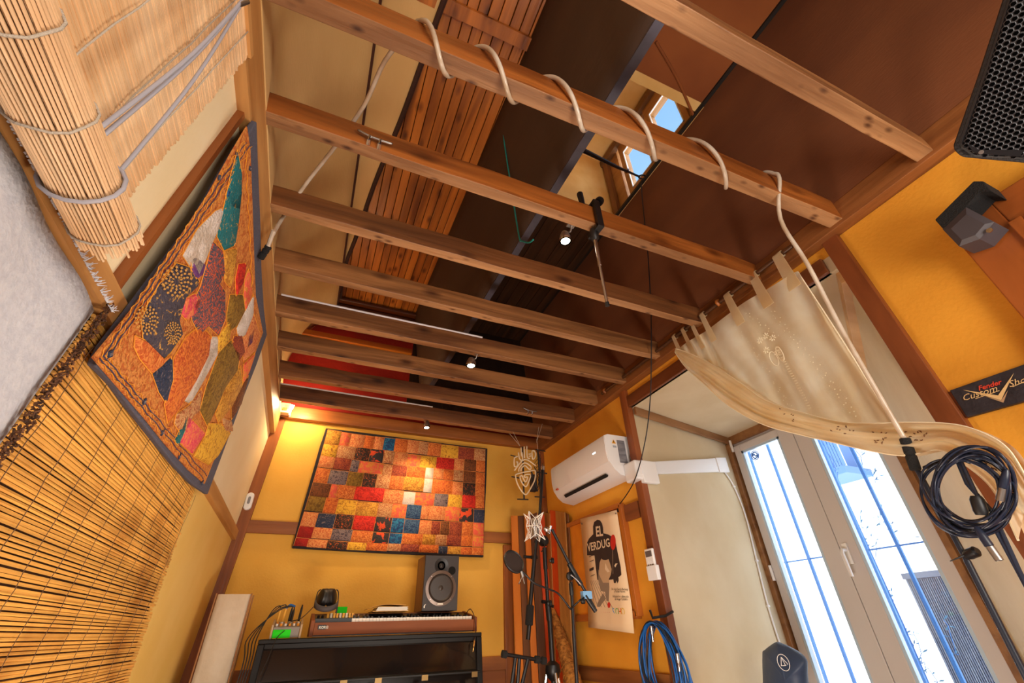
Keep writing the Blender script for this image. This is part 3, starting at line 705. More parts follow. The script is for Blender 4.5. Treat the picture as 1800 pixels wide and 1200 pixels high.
# clip lamp and transformer at left end of back beam
c = hy(502, 718, BY - .10)
tr_ = thing('wall_lamp', 'small white lamp housing in the left corner of the back beam, light falling right', 'lamp', c)
MB().box(c + V((-.05, -.03, -.045)), c + V((.035, .04, .04))).build('housing', mat('cream_plastic', (226, 206, 160), .5), tr_, bevel=.006)
MB().box(c + V((-.018, -.034, -.03)), c + V((.015, -.028, -.005))).build('label_plate', mat('brown_print', (140, 100, 50), .6), tr_)
MB().box(c + V((.035, -.028, -.06)), c + V((.046, .03, .035))).build('side_flap', WHITEP, tr_, bevel=.002)
w0 = hy(487, 712, BY - .14)
MB().lathe(w0, (-.4, 0, -1), [(.018, -.02), (.024, 0), (.015, .03), (.012, .04)], 14).build('socket', WHITEP, tr_, smooth=True)
MB().tube(catmull([w0, w0 + V((-.03, 0, -.03)), w0 + V((-.05, .03, .02)), w0 + V((0, .05, .03)), c], 5), .004, 6).build('wire', WHITEP, tr_, smooth='all')
cc = c + V((.06, -.05, .0))
MB().lathe(cc + V((-.005, 0, 0)), (1, .2, -.2), [(.014, -.012), (.018, .0), (.018, .005)], 14).build('lens', BULB, tr_, smooth=True)
light('wall_lamp_light', 'POINT', cc + V((.07, -.06, -.02)), 11, (1, .74, .40), .02)

# ---- strap across the light well, hanging cables
s0 = V((gbx(1.05 * S) + .03, hz(1035, 268, Z(1.25)).y, Z(1.25))); s0 = hz(1033, 266, Z(1.26)); s1 = hz(1127, 312, CZ - .02); s0 = s0 - (s1 - s0) * max(0, (s0.x - gbx(s0.y) - .03) / (s1.x - s0.x))
st = thing('ratchet_strap', 'black webbing strap with metal buckle stretched across the skylight well', 'strap', s0)
dv = (s1 - s0)
for k, off in enumerate((0, .013)):
    MB().tube([s0 + V((0, off, 0)), s0 + dv * .5 + V((0, off * .6, -.01)), s0 + dv * .95], .0075 if k == 0 else .004, 6).build('webbing', BLACK, st)
bc = s0 + dv * .66
MB().obox(bc, dv.normalized() * .03, (0, .014, 0), (0, 0, .01)).build('buckle', CHROME, st, bevel=.002)
hk = s0 + dv * .93
MB().tube(catmull([hk, hk + V((.02, .015, .01)), hk + V((.05, .01, .01)), hk + V((.055, -.02, .0)), hk + V((.02, -.02, 0)), hk], 5), .005, 6).build('hook', BLACKM, st, smooth='all')
pp = [hz(1127, 318, CZ - .06), hx(1130, 360, 1.2 * S), hx(1139, 450, 1.21 * S), hx(1144, 540, 1.215 * S), hx(1145, 610, 1.215 * S), hx(1143, 700, 1.22 * S), hx(1134, 775, 1.235 * S), hx(1115, 845, 1.27 * S), hx(1088, 888, RX - .03)]
MB().tube(catmull(pp, 6), .0035, 6).build('hanging_cable', BLACK, smooth='all', label='thin black cable hanging from the skylight down to the poster board', cat='cable')
pc = hx(1090, 893, RX - .02)
ct = MB()
for k in range(5):
    ct.tube([pc + V((-.01, math.cos(a) * .02 + random.uniform(-.01, .01), math.sin(a) * .025)) for a in [i * .785 for i in range(8)]], .004, 6, closed=True)
ct.tube(catmull([pc, hx(1070, 905, RX - .02), hx(1040, 908, RX - .02), hx(1012, 920, RX - .012)], 5), .004, 6)
ct.build('cable_knot', BLACK, smooth='all', label='knotted black cable tied at the top right corner of the poster board', cat='cable')
TEAL = mat('teal_cord', (20, 140, 135), .6)
def on_screen(px, py, k):
    y = 1.0
    for _ in range(12):
        xt = .415 * S + (.50 * S - .415 * S) * k; p = hx(px, py, xt); return p
tp = [on_screen(888, 212, .0), on_screen(892, 255, .15), on_screen(904, 330, .45), on_screen(918, 415, .75), on_screen(924, 425, .8), on_screen(936, 428, .86), on_screen(944, 423, .86)]
tp = [p - V((.02, 0, 0)) for p in tp]
MB().tube(catmull(tp, 6), .0045, 6).build('teal_cord', TEAL, smooth='all', label='thin teal cord hanging in a loop beside the dark screen', cat='cord')

# ================================================================ LEFT WALL
# blind
bl = thing('bamboo_blind', 'pale bamboo roll-up blind hanging half rolled at the upper left', 'blind', (lx(2.7, .08), .3, 1.95))
YE = .525 * S; YS = -.55
zt = JZ - .15; rc = hx(203, 418, lx(2.0, .088)); RZ = rc.z; YR = rc.y + .015; YE = .525 * S
m_ = MB(); n = 190; zb = RZ + .012
for k in range(n):
    z = zb + (zt - zb) * k / n; x = lx(z, .045) + random.uniform(-.0012, .0012)
    je = random.uniform(-.006, .006); r = random.uniform(.0017, .0024)
    m_.add([(x - r, YS, z - r), (x + r, YS, z - r), (x + r, YS, z + r), (x - r, YS, z + r), (x - r, YE + je, z - r), (x + r, YE + je, z - r), (x + r, YE + je, z + r), (x - r, YE + je, z + r)], [(0, 1, 5, 4), (1, 2, 6, 5), (2, 3, 7, 6), (3, 0, 4, 7), (4, 5, 6, 7)])
o = m_.build('hanging_sticks', BAMB, bl); o['kind'] = 'stuff'
m_ = MB(); R0 = .043; cxr = lx(RZ, .045 + R0); czr = RZ
for ring, rr in ((0, R0), (1, R0 - .006), (2, R0 - .013), (3, R0 - .022)):
    nn = int(2 * math.pi * rr / .0052)
    for k in range(nn):
        a = 2 * math.pi * k / nn; cx_ = cxr + math.cos(a) * rr; cz_ = czr + math.sin(a) * rr; je = random.uniform(-.012, .012) - ring * .012
        m_.tube([(cx_, YS, cz_), (cx_ + random.uniform(-.001, .001), YR - .01 + je, cz_)], .0021, 5)
o = m_.build('rolled_sticks', BAMB, bl); o['kind'] = 'stuff'
m_ = MB()
for yy in (-.35, -.12, .08, .26, .40, .52, .64, .735):
    y = yy * .98
    m_.tube([(lx(zt, .052), y, zt)] + [(lx(zt + (czr - zt) * k / 10, .052) + random.uniform(-.001, .001), y + random.uniform(-.004, .004), zt + (czr - zt) * k / 10) for k in range(1, 10)], .0016, 5)
    m_.tube([(cxr + math.cos(a) * (R0 + .004), y + .002 * math.sin(5 * a), czr + math.sin(a) * (R0 + .004)) for a in [i * math.pi / 8 for i in range(16)]], .0019, 5, closed=True)
o = m_.build('woven_string', ROPE, bl, smooth='all'); o['kind'] = 'stuff'
MB().box((lx(zt, .03), YS, zt - .005), (lx(zt, .055), YE + .003, zt + .02)).build('head_rail', TRIML, bl)
tpc = hL(432, -6, .085)
m_ = MB()
CW = mat('grey_cord', (170, 168, 176), .6)
for (p, off) in (((165, 233), .03), ((172, 246), .035), ((185, 332), .05)):
    e = hL(*p, .10)
    m_.tube(catmull([tpc, tpc * .5 + e * .5 + V((.012, 0, -.006)), e], 6), .0034, 6)
yl = hx(185, 330, cxr + R0 * .7).y
m_.tube([(cxr + math.cos(a) * (R0 + .007), yl, czr + math.sin(a) * (R0 + .007)) for a in [i * math.pi / 8 for i in range(16)]], .0034, 6, closed=True)
m_.build('pull_cord', CW, bl, smooth='all')
# hook on the rail where the cords meet
MB().tube([V((lx(tpc.z), tpc.y + .01, tpc.z + .02)), tpc, tpc + V((.01, .0, -.02)), tpc + V((0, .0, -.05))], .005, 8).build('cord_pulley', STEEL, bl, smooth=True)

# white quilt hung below the mid rail, near
qy1 = .648 * S
def quilt(u, v):
    z = .05 + (MRZ - .035 - .05) * v; y = FY + .3 + (qy1 - FY - .3) * u
    bul = .035 * math.sin(min(1, (1 - u) * 6) * math.pi / 2) * (1 if v < .97 else .4)
    fold = .016 * math.exp(-((u - .965) / .012) ** 2) * (1 - v) - .01 * math.exp(-((v - .90) / .05) ** 2) * math.exp(-((u - .93) / .05) ** 2)
    return V((lx(z, .014 + bul + fold + .004 * math.sin(y * 23 + z * 7)), y, z))
qm = MB().grid(quilt, 90, 40)
qt = thing('acoustic_quilt', 'white furry acoustic blanket on the left wall below the wooden rail', 'blanket', (lx(.1), .2, .05))
qm.build('blanket', GREYF, qt, smooth='all', solid=.006)
fz = MB()
for k in range(420):
    y = random.uniform(-.2, qy1); z = MRZ - .03
    p = V((lx(z, .045), y, z - .004)); d_ = V((random.uniform(.0, .01), random.uniform(-.008, .012), random.uniform(.0, .014)))
    fz.tube([p, p + d_], [.0014, .0005], 3)
o = fz.build('fringe', GREYF, qt); o['kind'] = 'stuff'

# reed mat
y0m = .652 * S; y1a = hL(345, 868, .03).y; y1b = hL(232, 1195, .03).y
rm = thing('reed_mat', 'golden split-reed mat covering the lower left wall beneath the tapestry', 'mat', (lx(.1, .03), 1.6, .05))
m_ = MB(); z = .06; k = 0
za = hL(345, 868, .03).z; zb = hL(232, 1195, .03).z
def ymr(z): return y1a + (y1b - y1a) * (z - za) / (zb - za)
while z < MRZ - .035:
    r = random.uniform(.0030, .0044); yend = ymr(z) + random.uniform(-.012, .02); ns = 8
    ph = random.uniform(0, 6); am = random.uniform(0, .0010); pts = []
    sg = random.uniform(-.001, .001)
    for q in range(ns + 1):
        y = y0m - .004 + (yend - y0m) * q / ns
        zz = z + am * math.sin(ph + q * .9) + sg * q / ns 
        pts.append((lx(zz, .018 + .0012 * math.sin(ph + q * 1.7)), y, zz))
    m_.tube(pts, r, 6, caps=True); z += r * 2 * random.uniform(1.05, 1.3)
MB().hexa([(lx(.06, .002), y0m, .06), (lx(.06, .012), y0m, .06), (lx(.06, .012), ymr(.06) - .02, .06), (lx(.06, .002), ymr(.06) - .02, .06), (lx(MRZ - .04, .002), y0m, MRZ - .04), (lx(MRZ - .04, .012), y0m, MRZ - .04), (lx(MRZ - .04, .012), ymr(MRZ) - .02, MRZ - .04), (lx(MRZ - .04, .002), ymr(MRZ) - .02, MRZ - .04)]).build('gap_shade_sheet', mat('gap_shade_brown', (74, 44, 20), .9), rm)  # dark sheet added so gaps between the reeds read as shade
o = m_.build('reeds', REED, rm, smooth=True); o['kind'] = 'stuff'
m_ = MB()
STR = mat('dark_twine', (110, 84, 60), .9)
for k in range(11):
    y = y0m + .04 + (1.52 * S - y0m - .05) * k / 10
    m_.tube([(lx(zz, .028 + random.uniform(-.001, .002)), y + random.uniform(-.004, .004), zz) for zz in [.08 + i * .03 for i in range(int((MRZ - .12) / .03))]], .0008, 4)
o = m_.build('twine', STR, rm); o['kind'] = 'stuff'
m_ = MB()
for k in range(1100):
    z = random.uniform(.3, MRZ - .02); y = y0m - .012 + random.uniform(-.007, .006)
    p = V((lx(z, .03 + random.uniform(0, .014)), y, z))
    d_ = [V((random.uniform(-.003, .003), random.uniform(-.004, .004), random.uniform(-.005, .005))) for _ in range(3)]
    m_.tube([p, p + d_[0], p + d_[0] + d_[1], p + d_[1] + d_[2]], .0017, 4)
o = m_.build('frayed_edge', mat('brown_fringe', (92, 56, 30), .7, island=.6), rm); o['kind'] = 'stuff'

# ---- left tapestry: quad from corners (px), irregular patches
TC = [V(hL(*p, .05)) for p in ((150, 640), (440, 212), (459, 585), (356, 866))]
tp_ = thing('patchwork_tapestry', 'diamond-shaped patchwork tapestry with dark border high on the left wall', 'tapestry', ((TC[0] + TC[2]) / 2))
NVR = V(LN).normalized()
def tw(px, py, off=0.0):
    return hL(px, py, .052 + off)
outline = [(150, 640), (167, 607), (215, 545), (262, 482), (330, 392), (380, 305), (420, 240), (441, 210), (443, 262), (449, 380), (452, 470), (457, 540), (463, 586), (444, 640), (420, 700), (390, 780), (357, 868), (330, 850), (296, 815), (258, 768), (215, 715), (185, 675)]
MB().slab([tw(*p, -.02) for p in outline], NVR * .018).build('border', mat('slate_cotton', (84, 84, 98), .9, bump=.4, bs=90), tp_, bevel=.004)
inner = [(160, 628), (236, 536), (312, 422), (365, 340), (405, 268), (432, 222), (438, 262), (441, 340), (445, 450), (448, 520), (461, 584), (440, 640), (418, 695), (392, 765), (358, 850), (330, 826), (290, 782), (250, 732), (205, 680)]
TAPO = mat('embroidered_orange', (220, 142, 66), .75, col2=(190, 98, 38), vs=40, bump=.9, bs=120, sharp=(.4, .55), dist=1.6)
MB().slab([tw(*p, 0) for p in inner], NVR * .004).build('ground_cloth', TAPO, tp_)
def fab(name, a, b, sc=40, dist=1.5, sh=(.42, .56), bump=.8):
    return mat(name, a, .8, col2=b, vs=sc, dist=dist, sharp=sh, bump=bump, bs=110)
F = {'slate': fab('slate_gold_cloth', (72, 66, 78), (216, 160, 70), 26, 2.2, (.36, .42)),
     'white': fab('white_satin', (222, 208, 196), (196, 178, 160), 12, .5),
     'purple': fab('purple_cloth', (128, 72, 140), (104, 54, 118), 30),
     'teal': fab('teal_cloth', (22, 110, 116), (190, 150, 60), 36, 2.5, (.33, .4)),
     'blue': fab('blue_cloth', (20, 60, 110), (34, 120, 160), 30, 2),
     'gold': fab('gold_cloth', (222, 160, 56), (178, 112, 30), 40, 2),
     'yellow': fab('yellow_cloth', (236, 178, 52), (180, 110, 24), 30, 2, (.36, .5)),
     'red': fab('red_cloth', (222, 48, 28), (180, 24, 14), 34, 2),
     'coral': fab('coral_cloth', (236, 96, 72), (228, 140, 60), 30, 1),
     'rust': fab('rust_cloth', (196, 88, 30), (232, 138, 62), 42, 2.5),
     'olive': fab('olive_cloth', (150, 112, 34), (112, 78, 20), 34, 2),
     'pinkred': fab('pink_cloth', (226, 66, 92), (240, 130, 80), 34, 2),
     'multi': fab('woven_multicolour', (84, 78, 92), (222, 92, 40), 46, 3, (.42, .5)),
     'tan': fab('tan_cloth', (212, 160, 104), (176, 98, 56), 44, 2.5),
     'peach': fab('peach_cloth', (236, 160, 92), (208, 98, 52), 46, 3),
     'orange': fab('orange_cloth', (226, 124, 46), (190, 78, 28), 40, 2.5),
     'maroon': fab('maroon_cloth', (126, 44, 32), (180, 84, 44), 46, 3),
     'black': fab('black_floral_cloth', (48, 36, 28), (196, 88, 30), 46, 3, (.38, .44)),
     'grey': fab('grey_cloth', (134, 114, 112), (66, 54, 66), 34, 3, (.40, .48)),
     'brown': fab('brown_cloth', (134, 74, 32), (94, 50, 22), 40, 2.5),
     'navy': fab('navy_cloth', (40, 52, 78), (126, 110, 110), 34, 3, (.36, .42))}
Q = lambda pts: [(140 + x / 1.765, 200 + y / 1.765) for x, y in pts]
patches = [('slate', [(300, 462), (352, 478), (372, 520), (330, 560), (306, 640), (318, 690), (280, 745), (262, 762), (228, 735), (196, 700), (190, 640), (210, 590), (245, 530)]),
  ('white', [(318, 440), (365, 355), (420, 300), (446, 290), (430, 350), (412, 390), (388, 450), (360, 512), (345, 480)]),
  ('purple', [(340, 442), (356, 440), (388, 466), (378, 500), (362, 512), (345, 494), (346, 468)]),
  ('teal', [(446, 290), (468, 190), (490, 110), (502, 170), (500, 250), (492, 330), (480, 410), (448, 425), (425, 380), (430, 330)]),
  ('blue', [(452, 250), (480, 180), (500, 240), (494, 300), (465, 290)]),
  ('multi', [(412, 392), (446, 425), (450, 480), (432, 520), (452, 550), (452, 640), (432, 690), (400, 660), (372, 690), (348, 640), (340, 600), (372, 540), (395, 460)]),
  ('gold', [(450, 425), (486, 415), (482, 460), (466, 540), (450, 520), (446, 470)]),
  ('red', [(492, 465), (515, 462), (506, 520), (484, 568), (482, 510)]),
  ('coral', [(512, 510), (524, 480), (534, 560), (514, 610), (508, 560)]),
  ('olive', [(466, 560), (506, 560), (512, 610), (486, 660), (456, 680), (456, 620)]),
  ('pinkred', [(330, 570), (358, 556), (372, 580), (356, 620), (330, 640), (312, 620), (318, 590)]),
  ('orange', [(290, 760), (330, 690), (376, 655), (410, 690), (404, 740), (360, 830), (300, 930), (272, 960), (262, 900), (290, 830)]),
  ('navy', [(224, 806), (284, 752), (286, 820), (266, 896), (244, 862)]),
  ('rust', [(172, 688), (200, 700), (262, 762), (282, 748), (256, 780), (224, 806), (186, 760), (168, 722)]),
  ('white', [(404, 690), (430, 690), (428, 740), (380, 830), (340, 900), (322, 890), (360, 820), (396, 750)]),
  ('yellow', [(430, 690), (468, 636), (464, 700), (430, 740), (420, 730)]),
  ('olive', [(430, 742), (470, 700), (500, 730), (492, 790), (450, 850), (420, 920), (396, 970), (372, 920), (390, 850)]),
  ('tan', [(340, 902), (378, 850), (372, 920), (350, 936), (318, 1000), (292, 960), (300, 930)]),
  ('white', [(512, 612), (540, 560), (538, 620), (510, 690), (490, 700), (486, 664)]),
  ('peach', [(500, 700), (540, 620), (560, 680), (540, 740), (508, 770)]),
  ('maroon', [(478, 690), (500, 680), (512, 740), (490, 772), (470, 720)]),
  ('purple', [(520, 690), (540, 660), (532, 710), (514, 730)]),
  ('gold', [(452, 850), (500, 780), (506, 840), (470, 910), (430, 960), (420, 930)]),
  ('coral', [(508, 776), (544, 740), (524, 800), (506, 836)]),
  ('brown', [(500, 846), (524, 810), (500, 900), (470, 950), (470, 912)]),
  ('pinkred', [(332, 930), (390, 990), (348, 1056), (310, 1020), (318, 985)]),
  ('yellow', [(400, 960), (440, 960), (468, 990), (430, 1060), (400, 1090), (352, 1062), (388, 1000)]),
  ('tan', [(440, 940), (470, 952), (474, 984), (446, 984)]),
  ('teal', [(300, 1000), (332, 925), (322, 980), (304, 1026), (292, 1012)])]
for i, (mname, pl_) in enumerate(patches):
    pts = [tw(*p, .004) for p in Q(pl_)]
    c = sum(pts, V()) / len(pts)
    n = len(pts); hi = [c + (p - c) * .86 + NVR * .006 for p in pts]
    mb = MB().add(pts + hi, [tuple(range(n, 2 * n))] + [(k, (k + 1) % n, (k + 1) % n + n, k + n) for k in range(n)])
    mb.build('patch', F[mname], tp_, smooth=True)
# leafy medallions on slate patch, small mirrors, seams
MG = mat('gold_thread', (222, 166, 84), .7, bump=.6, bs=200)
m_ = MB()
for (cx_, cy_, rr, sx) in ((302, 520, 46, 1.0), (208, 640, 44, .8), (290, 680, 34, .7)):
    for ring in range(1, 5):
        nl = 6 + ring * 3
        for k in range(nl):
            a = 2 * math.pi * k / nl + ring * .3; r1 = rr * ring / 4.6; r2 = r1 + rr * .2
            P1 = (cx_ + math.cos(a) * r1 * sx, cy_ + math.sin(a) * r1); P2 = (cx_ + math.cos(a) * r2 * sx, cy_ + math.sin(a) * r2)
            pa = (cx_ + math.cos(a + .22 / ring ** .6) * (r1 + r2) / 2 * sx, cy_ + math.sin(a + .22 / ring ** .6) * (r1 + r2) / 2)
            pb = (cx_ + math.cos(a - .22 / ring ** .6) * (r1 + r2) / 2 * sx, cy_ + math.sin(a - .22 / ring ** .6) * (r1 + r2) / 2)
            m_.add([tw(*p, .012) for p in Q([P1, pa, P2, pb])], [(0, 1, 2, 3)])
o = m_.build('embroidered_leaves', MG, tp_, solid=.001); o['kind'] = 'stuff'
m_ = MB()
for (mname, pl_) in patches:
    m_.tube([tw(*p, .007) for p in Q(pl_)], .0014, 4, closed=True)
# wavy embroidery lines along the border
def wav(p, q, off, amp, nn):
    out = []
    for k in range(nn + 1):
        t = k / nn; dx = q[0] - p[0]; dy_ = q[1] - p[1]; L_ = math.hypot(dx, dy_)
        s_ = off + amp * math.sin(k * 1.1)
        out.append(tw(p[0] + dx * t - dy_ / L_ * s_, p[1] + dy_ * t + dx / L_ * s_, .006))
    return out
for off in (6, 14, 22):
    m_.tube(wav((425, 245), (172, 622), -off, 2.5, 90), .0009, 4)
    m_.tube(wav((168, 636), (350, 848), -off, 2.5, 80), .0009, 4)
m_.tube(wav((437, 250), (452, 560), 6, 1.5, 50), .0013, 4)
o = m_.build('seam_threads', mat('yellow_thread', (236, 158, 44), .7), tp_); o['kind'] = 'stuff'
m_ = MB()
for off in (10, 18):
    m_.tube(wav((425, 245), (172, 622), -off, 1.2, 40), .0012, 4); m_.tube(wav((168, 636), (350, 848), -off, 1.2, 40), .0012, 4)
o = m_.build('blue_seam_threads', mat('blue_thread', (62, 66, 96), .7), tp_); o['kind'] = 'stuff'
for (px, py) in ((194, 622), (254, 706), (286, 760), (316, 802), (356, 848), (416, 272), (386, 312), (440, 296)):
    c = tw(px, py, .006)
    MB().obox(c, V((0, .006, .006)), V((0, -.005, .005)), NVR * .0015).build('mirror_patch', F['navy'], tp_)
    MB().obox(c + NVR * .002, V((0, .003, .003)), V((0, -.0025, .0025)), NVR * .0008).build('mirror', mat('mirror_bit', (210, 214, 224), .15, metal=.8), tp_)

# security sensor
c = hy(438, 882, BY - .02)
sn = thing('motion_sensor', 'small white oval motion sensor on the back wall by the left corner', 'sensor', c)
u_ = hy(441, 868, BY - .02) - c
MB().slab([c + V((math.cos(a) * .026, 0, math.sin(a) * .026 + (.036 if math.sin(a) > 0 else -.036))) for a in [k * math.pi / 10 for k in range(20)]], (0, -.035, 0)).build('shell', WHITEP, sn, bevel=.008)
MB().slab([c + V((math.cos(a) * .009, -.036, math.sin(a) * .009 + (.022 if math.sin(a) > 0 else -.012))) for a in [k * math.pi / 8 for k in range(16)]], (0, -.003, 0)).build('lens', mat('grey_lens', (130, 130, 136), .3), sn)

# ================================================================ BACK WALL PATCHWORK
YT = BY - .035
def bw(px, py, off=0): return hy(px, py, YT - off)
pk = thing('patchwork_quilt', 'rectangular patchwork quilt of orange, red and blue squares on the back wall', 'quilt', bw(690, 870))
outl = [(573, 752), (640, 760), (700, 768), (790, 780), (857, 788), (855, 850), (852, 910), (850, 979), (770, 976), (690, 973), (600, 968), (513, 963), (528, 905), (548, 835), (562, 785)]
MB().slab([bw(*p) for p in outl], (0, .02, 0)).build('border', mat('black_quilt_border', (40, 34, 36), .9, bump=.4, bs=90), pk, bevel=.004)
c8 = lambda cx, cy: (510 + cx / 4.8, 740 + cy / 4.8)
def uvq(u, v):  # patch area in crop coordinates, slightly bowed edges
    xl = 318 - 290 * v + 26 * v * (1 - v); xr = 1648 - 18 * v
    yt = 72 + 163 * u + 8 * math.sin(u * 3.1); yb = 1052 + 72 * u + 10 * math.sin(u * 3.1)
    return c8(xl + (xr - xl) * u, yt + (yb - yt) * v)
rows = [
 (0, .115, [(.0, 'gold'), (.09, 'coral'), (.15, 'peach'), (.24, 'orange'), (.30, 'peach'), (.36, 'blue'), (.43, 'orange'), (.51, 'peach'), (.58, 'tan'), (.64, 'rust'), (.72, 'yellow'), (.83, 'maroon'), (.93, 'tan')]),
 (.115, .225, [(.0, 'yellow'), (.09, 'tan'), (.20, 'black'), (.29, 'blackred'), (.375, 'tan'), (.44, 'peach'), (.52, 'coral'), (.60, 'yellow'), (.70, 'red'), (.81, 'peach'), (.87, 'brown'), (.945, 'rust')]),
 (.225, .325, [(.0, 'peach'), (.09, 'maroon'), (.19, 'grey'), (.24, 'coral'), (.385, 'tan'), (.44, 'maroon'), (.53, 'orange'), (.64, 'white'), (.69, 'peach'), (.75, 'orange'), (.81, 'tan'), (.87, 'brown'), (.945, 'rust')]),
 (.325, .45, [(.0, 'rust'), (.08, 'grey'), (.19, 'olive'), (.28, 'black'), (.36, 'tan'), (.44, 'rust'), (.52, 'gold'), (.64, 'white'), (.69, 'orange'), (.81, 'peach'), (.87, 'black'), (.945, 'rust')]),
 (.45, .57, [(.0, 'brown'), (.11, 'coral'), (.15, 'rust'), (.25, 'red'), (.42, 'peach'), (.53, 'white'), (.60, 'coral'), (.71, 'grey'), (.79, 'yellow'), (.87, 'red'), (.95, 'rust')]),
 (.57, .70, [(.0, 'olive'), (.10, 'orange'), (.17, 'yellow'), (.28, 'gold'), (.40, 'tan'), (.48, 'coral'), (.56, 'navyblue'), (.645, 'peach'), (.69, 'peach'), (.78, 'coral'), (.86, 'blackred'), (.94, 'navy')]),
 (.70, .83, [(.0, 'peach'), (.08, 'navy'), (.18, 'black'), (.28, 'red'), (.40, 'blackred'), (.49, 'blue'), (.56, 'navyblue'), (.645, 'peach'), (.71, 'maroon'), (.76, 'brown'), (.81, 'maroon'), (.88, 'rust'), (.94, 'coral')]),
 (.83, .93, [(.0, 'redplain'), (.08, 'peach'), (.18, 'grey'), (.29, 'rust'), (.40, 'blackred'), (.49, 'blue'), (.56, 'rust'), (.67, 'gold'), (.74, 'tan'), (.80, 'maroon'), (.88, 'orange'), (.94, 'coral')]),
 (.93, 1.0, [(.0, 'redplain'), (.07, 'peach'), (.17, 'black'), (.28, 'yellow'), (.38, 'orange'), (.49, 'tan'), (.56, 'maroon'), (.66, 'orange'), (.76, 'navy'), (.81, 'gold'), (.88, 'orange'), (.94, 'rust')])]
F['blackred'] = fab('black_red_motif', (52, 44, 44), (226, 78, 34), 18, .5, (.42, .46))
F['navyblue'] = fab('navy_blue_sequin', (26, 58, 100), (70, 100, 130), 30, 3)
F['redplain'] = fab('deep_red_cloth', (172, 26, 14), (150, 20, 12), 12)
random.seed(11)
sm_ = MB()
for (v0, v1, cells) in rows:
    for i, (u0, cn) in enumerate(cells):
        u1 = cells[i + 1][0] if i + 1 < len(cells) else 1.0
        sk = .006 * math.sin(v0 * 20 + u0 * 9)
        cs = [uvq(u0, v0 + sk), uvq(u1, v0 + sk), uvq(u1, v1 + sk), uvq(u0, v1 + sk)]
        p = [bw(*q_, .001) for q_ in cs]; c = sum(p, V()) / 4
        hi = [c + (q_ - c) * .86 + V((0, -.006 - random.uniform(0, .004), 0)) for q_ in p]
        MB().add(p + hi + [c + V((0, -.009, 0))], [(0, 1, 5, 4), (1, 2, 6, 5), (2, 3, 7, 6), (3, 0, 4, 7), (4, 5, 8), (5, 6, 8), (6, 7, 8), (7, 4, 8)]).build('patch', F[cn], pk, smooth='all')
        sm_.tube([p[0] - V((0, .003, 0)), p[1] - V((0, .003, 0))], .0018, 4).tube([p[0] - V((0, .003, 0)), p[3] - V((0, .003, 0))], .0018, 4)
o = sm_.build('piping', mat('orange_cord', (224, 140, 62), .6), pk); o['kind'] = 'stuff'

# ================================================================ PIANO, ORGAN, THINGS ON THEM
PF = 2.12 * S      # front of the upper case
PGL = mat('black_lacquer', (26, 20, 18), .12, coat=.6)
PGD = mat('black_lacquer_edge', (16, 13, 12), .45, spec=.25)
pa = hy(456, 1120, PF); pb = hy(846, 1114, PF); ptz = (pa.z + pb.z) / 2
PBK = BY - .06
pn = thing('upright_piano', 'black lacquered upright piano against the back wall under the quilt', 'piano', ((pa.x + pb.x) / 2, (PF + PBK) / 2, 0))
px0, px1 = pa.x, pb.x
MB().box((px0, PF - .01, ptz - .022), (px1, PBK, ptz)).build('lid', PGD, pn, bevel=.004)
MB().box((px0 + .04, PF + .02, .62), (px1 - .04, PBK, ptz - .022)).build('case', PGD, pn)
MB().hexa([(px0 + .03, PF - .06, .84), (px1 - .03, PF - .06, .84), (px1 - .03, PF + .03, .84), (px0 + .03, PF + .03, .84), (px0 + .03, PF + .012, ptz - .045), (px1 - .03, PF + .012, ptz - .045), (px1 - .03, PF + .03, ptz - .045), (px0 + .03, PF + .03, ptz - .045)]).build('front_panel', PGL, pn)
for xx in (px0, px1 - .035):
    MB().hexa([(xx, PF - .09, .62), (xx + .035, PF - .09, .62), (xx + .035, PBK, .62), (xx, PBK, .62), (xx, PF - .01, ptz - .022), (xx + .035, PF - .01, ptz - .022), (xx + .035, PBK, ptz - .022), (xx, PBK, ptz - .022)]).build('side_panel', PGD, pn, bevel=.004)
MB().box((px0 + .035, PF - .005, ptz - .045), (px1 - .035, PF + .04, ptz - .022)).build('top_rail', PGD, pn, bevel=.002)
sh_z = hy(800, 1180, PF - .12).z
msh = MB().box((px0 + .05, PF - .14, sh_z - .012), (px1 - .05, PF - .02, sh_z)).build('music_shelf', PGD, pn, bevel=.003)
for fx in (.06, .36, .50, .70, .93):
    xx = px0 + (px1 - px0) * fx
    MB().box((xx - .018, PF - .145, sh_z - .03), (xx + .018, PF - .138, sh_z - .004)).build('hinge', mat('brass', (120, 96, 62), .45, metal=1), msh)
MB().box((px0, PF - .30, .60), (px1, PF - .02, .74)).build('key_slip', PGD, pn, bevel=.01)
kb_ = MB()
for k in range(50):
    xx = px0 + .06 + (px1 - px0 - .12) * k / 50; kb_.box((xx, PF - .27, .74), (xx + (px1 - px0 - .12) / 50 - .001, PF - .13, .755))
kb_.build('keys', WHITEP, pn)
MB().box((px0 + .04, PF + .0, 0.03), (px1 - .04, PBK, .62)).build('lower_panel', PGL, pn)
for xx in (px0, px1 - .05):
    MB().box((xx, PF - .28, 0), (xx + .05, PBK, .6)).build('leg', PGD, pn, bevel=.006)
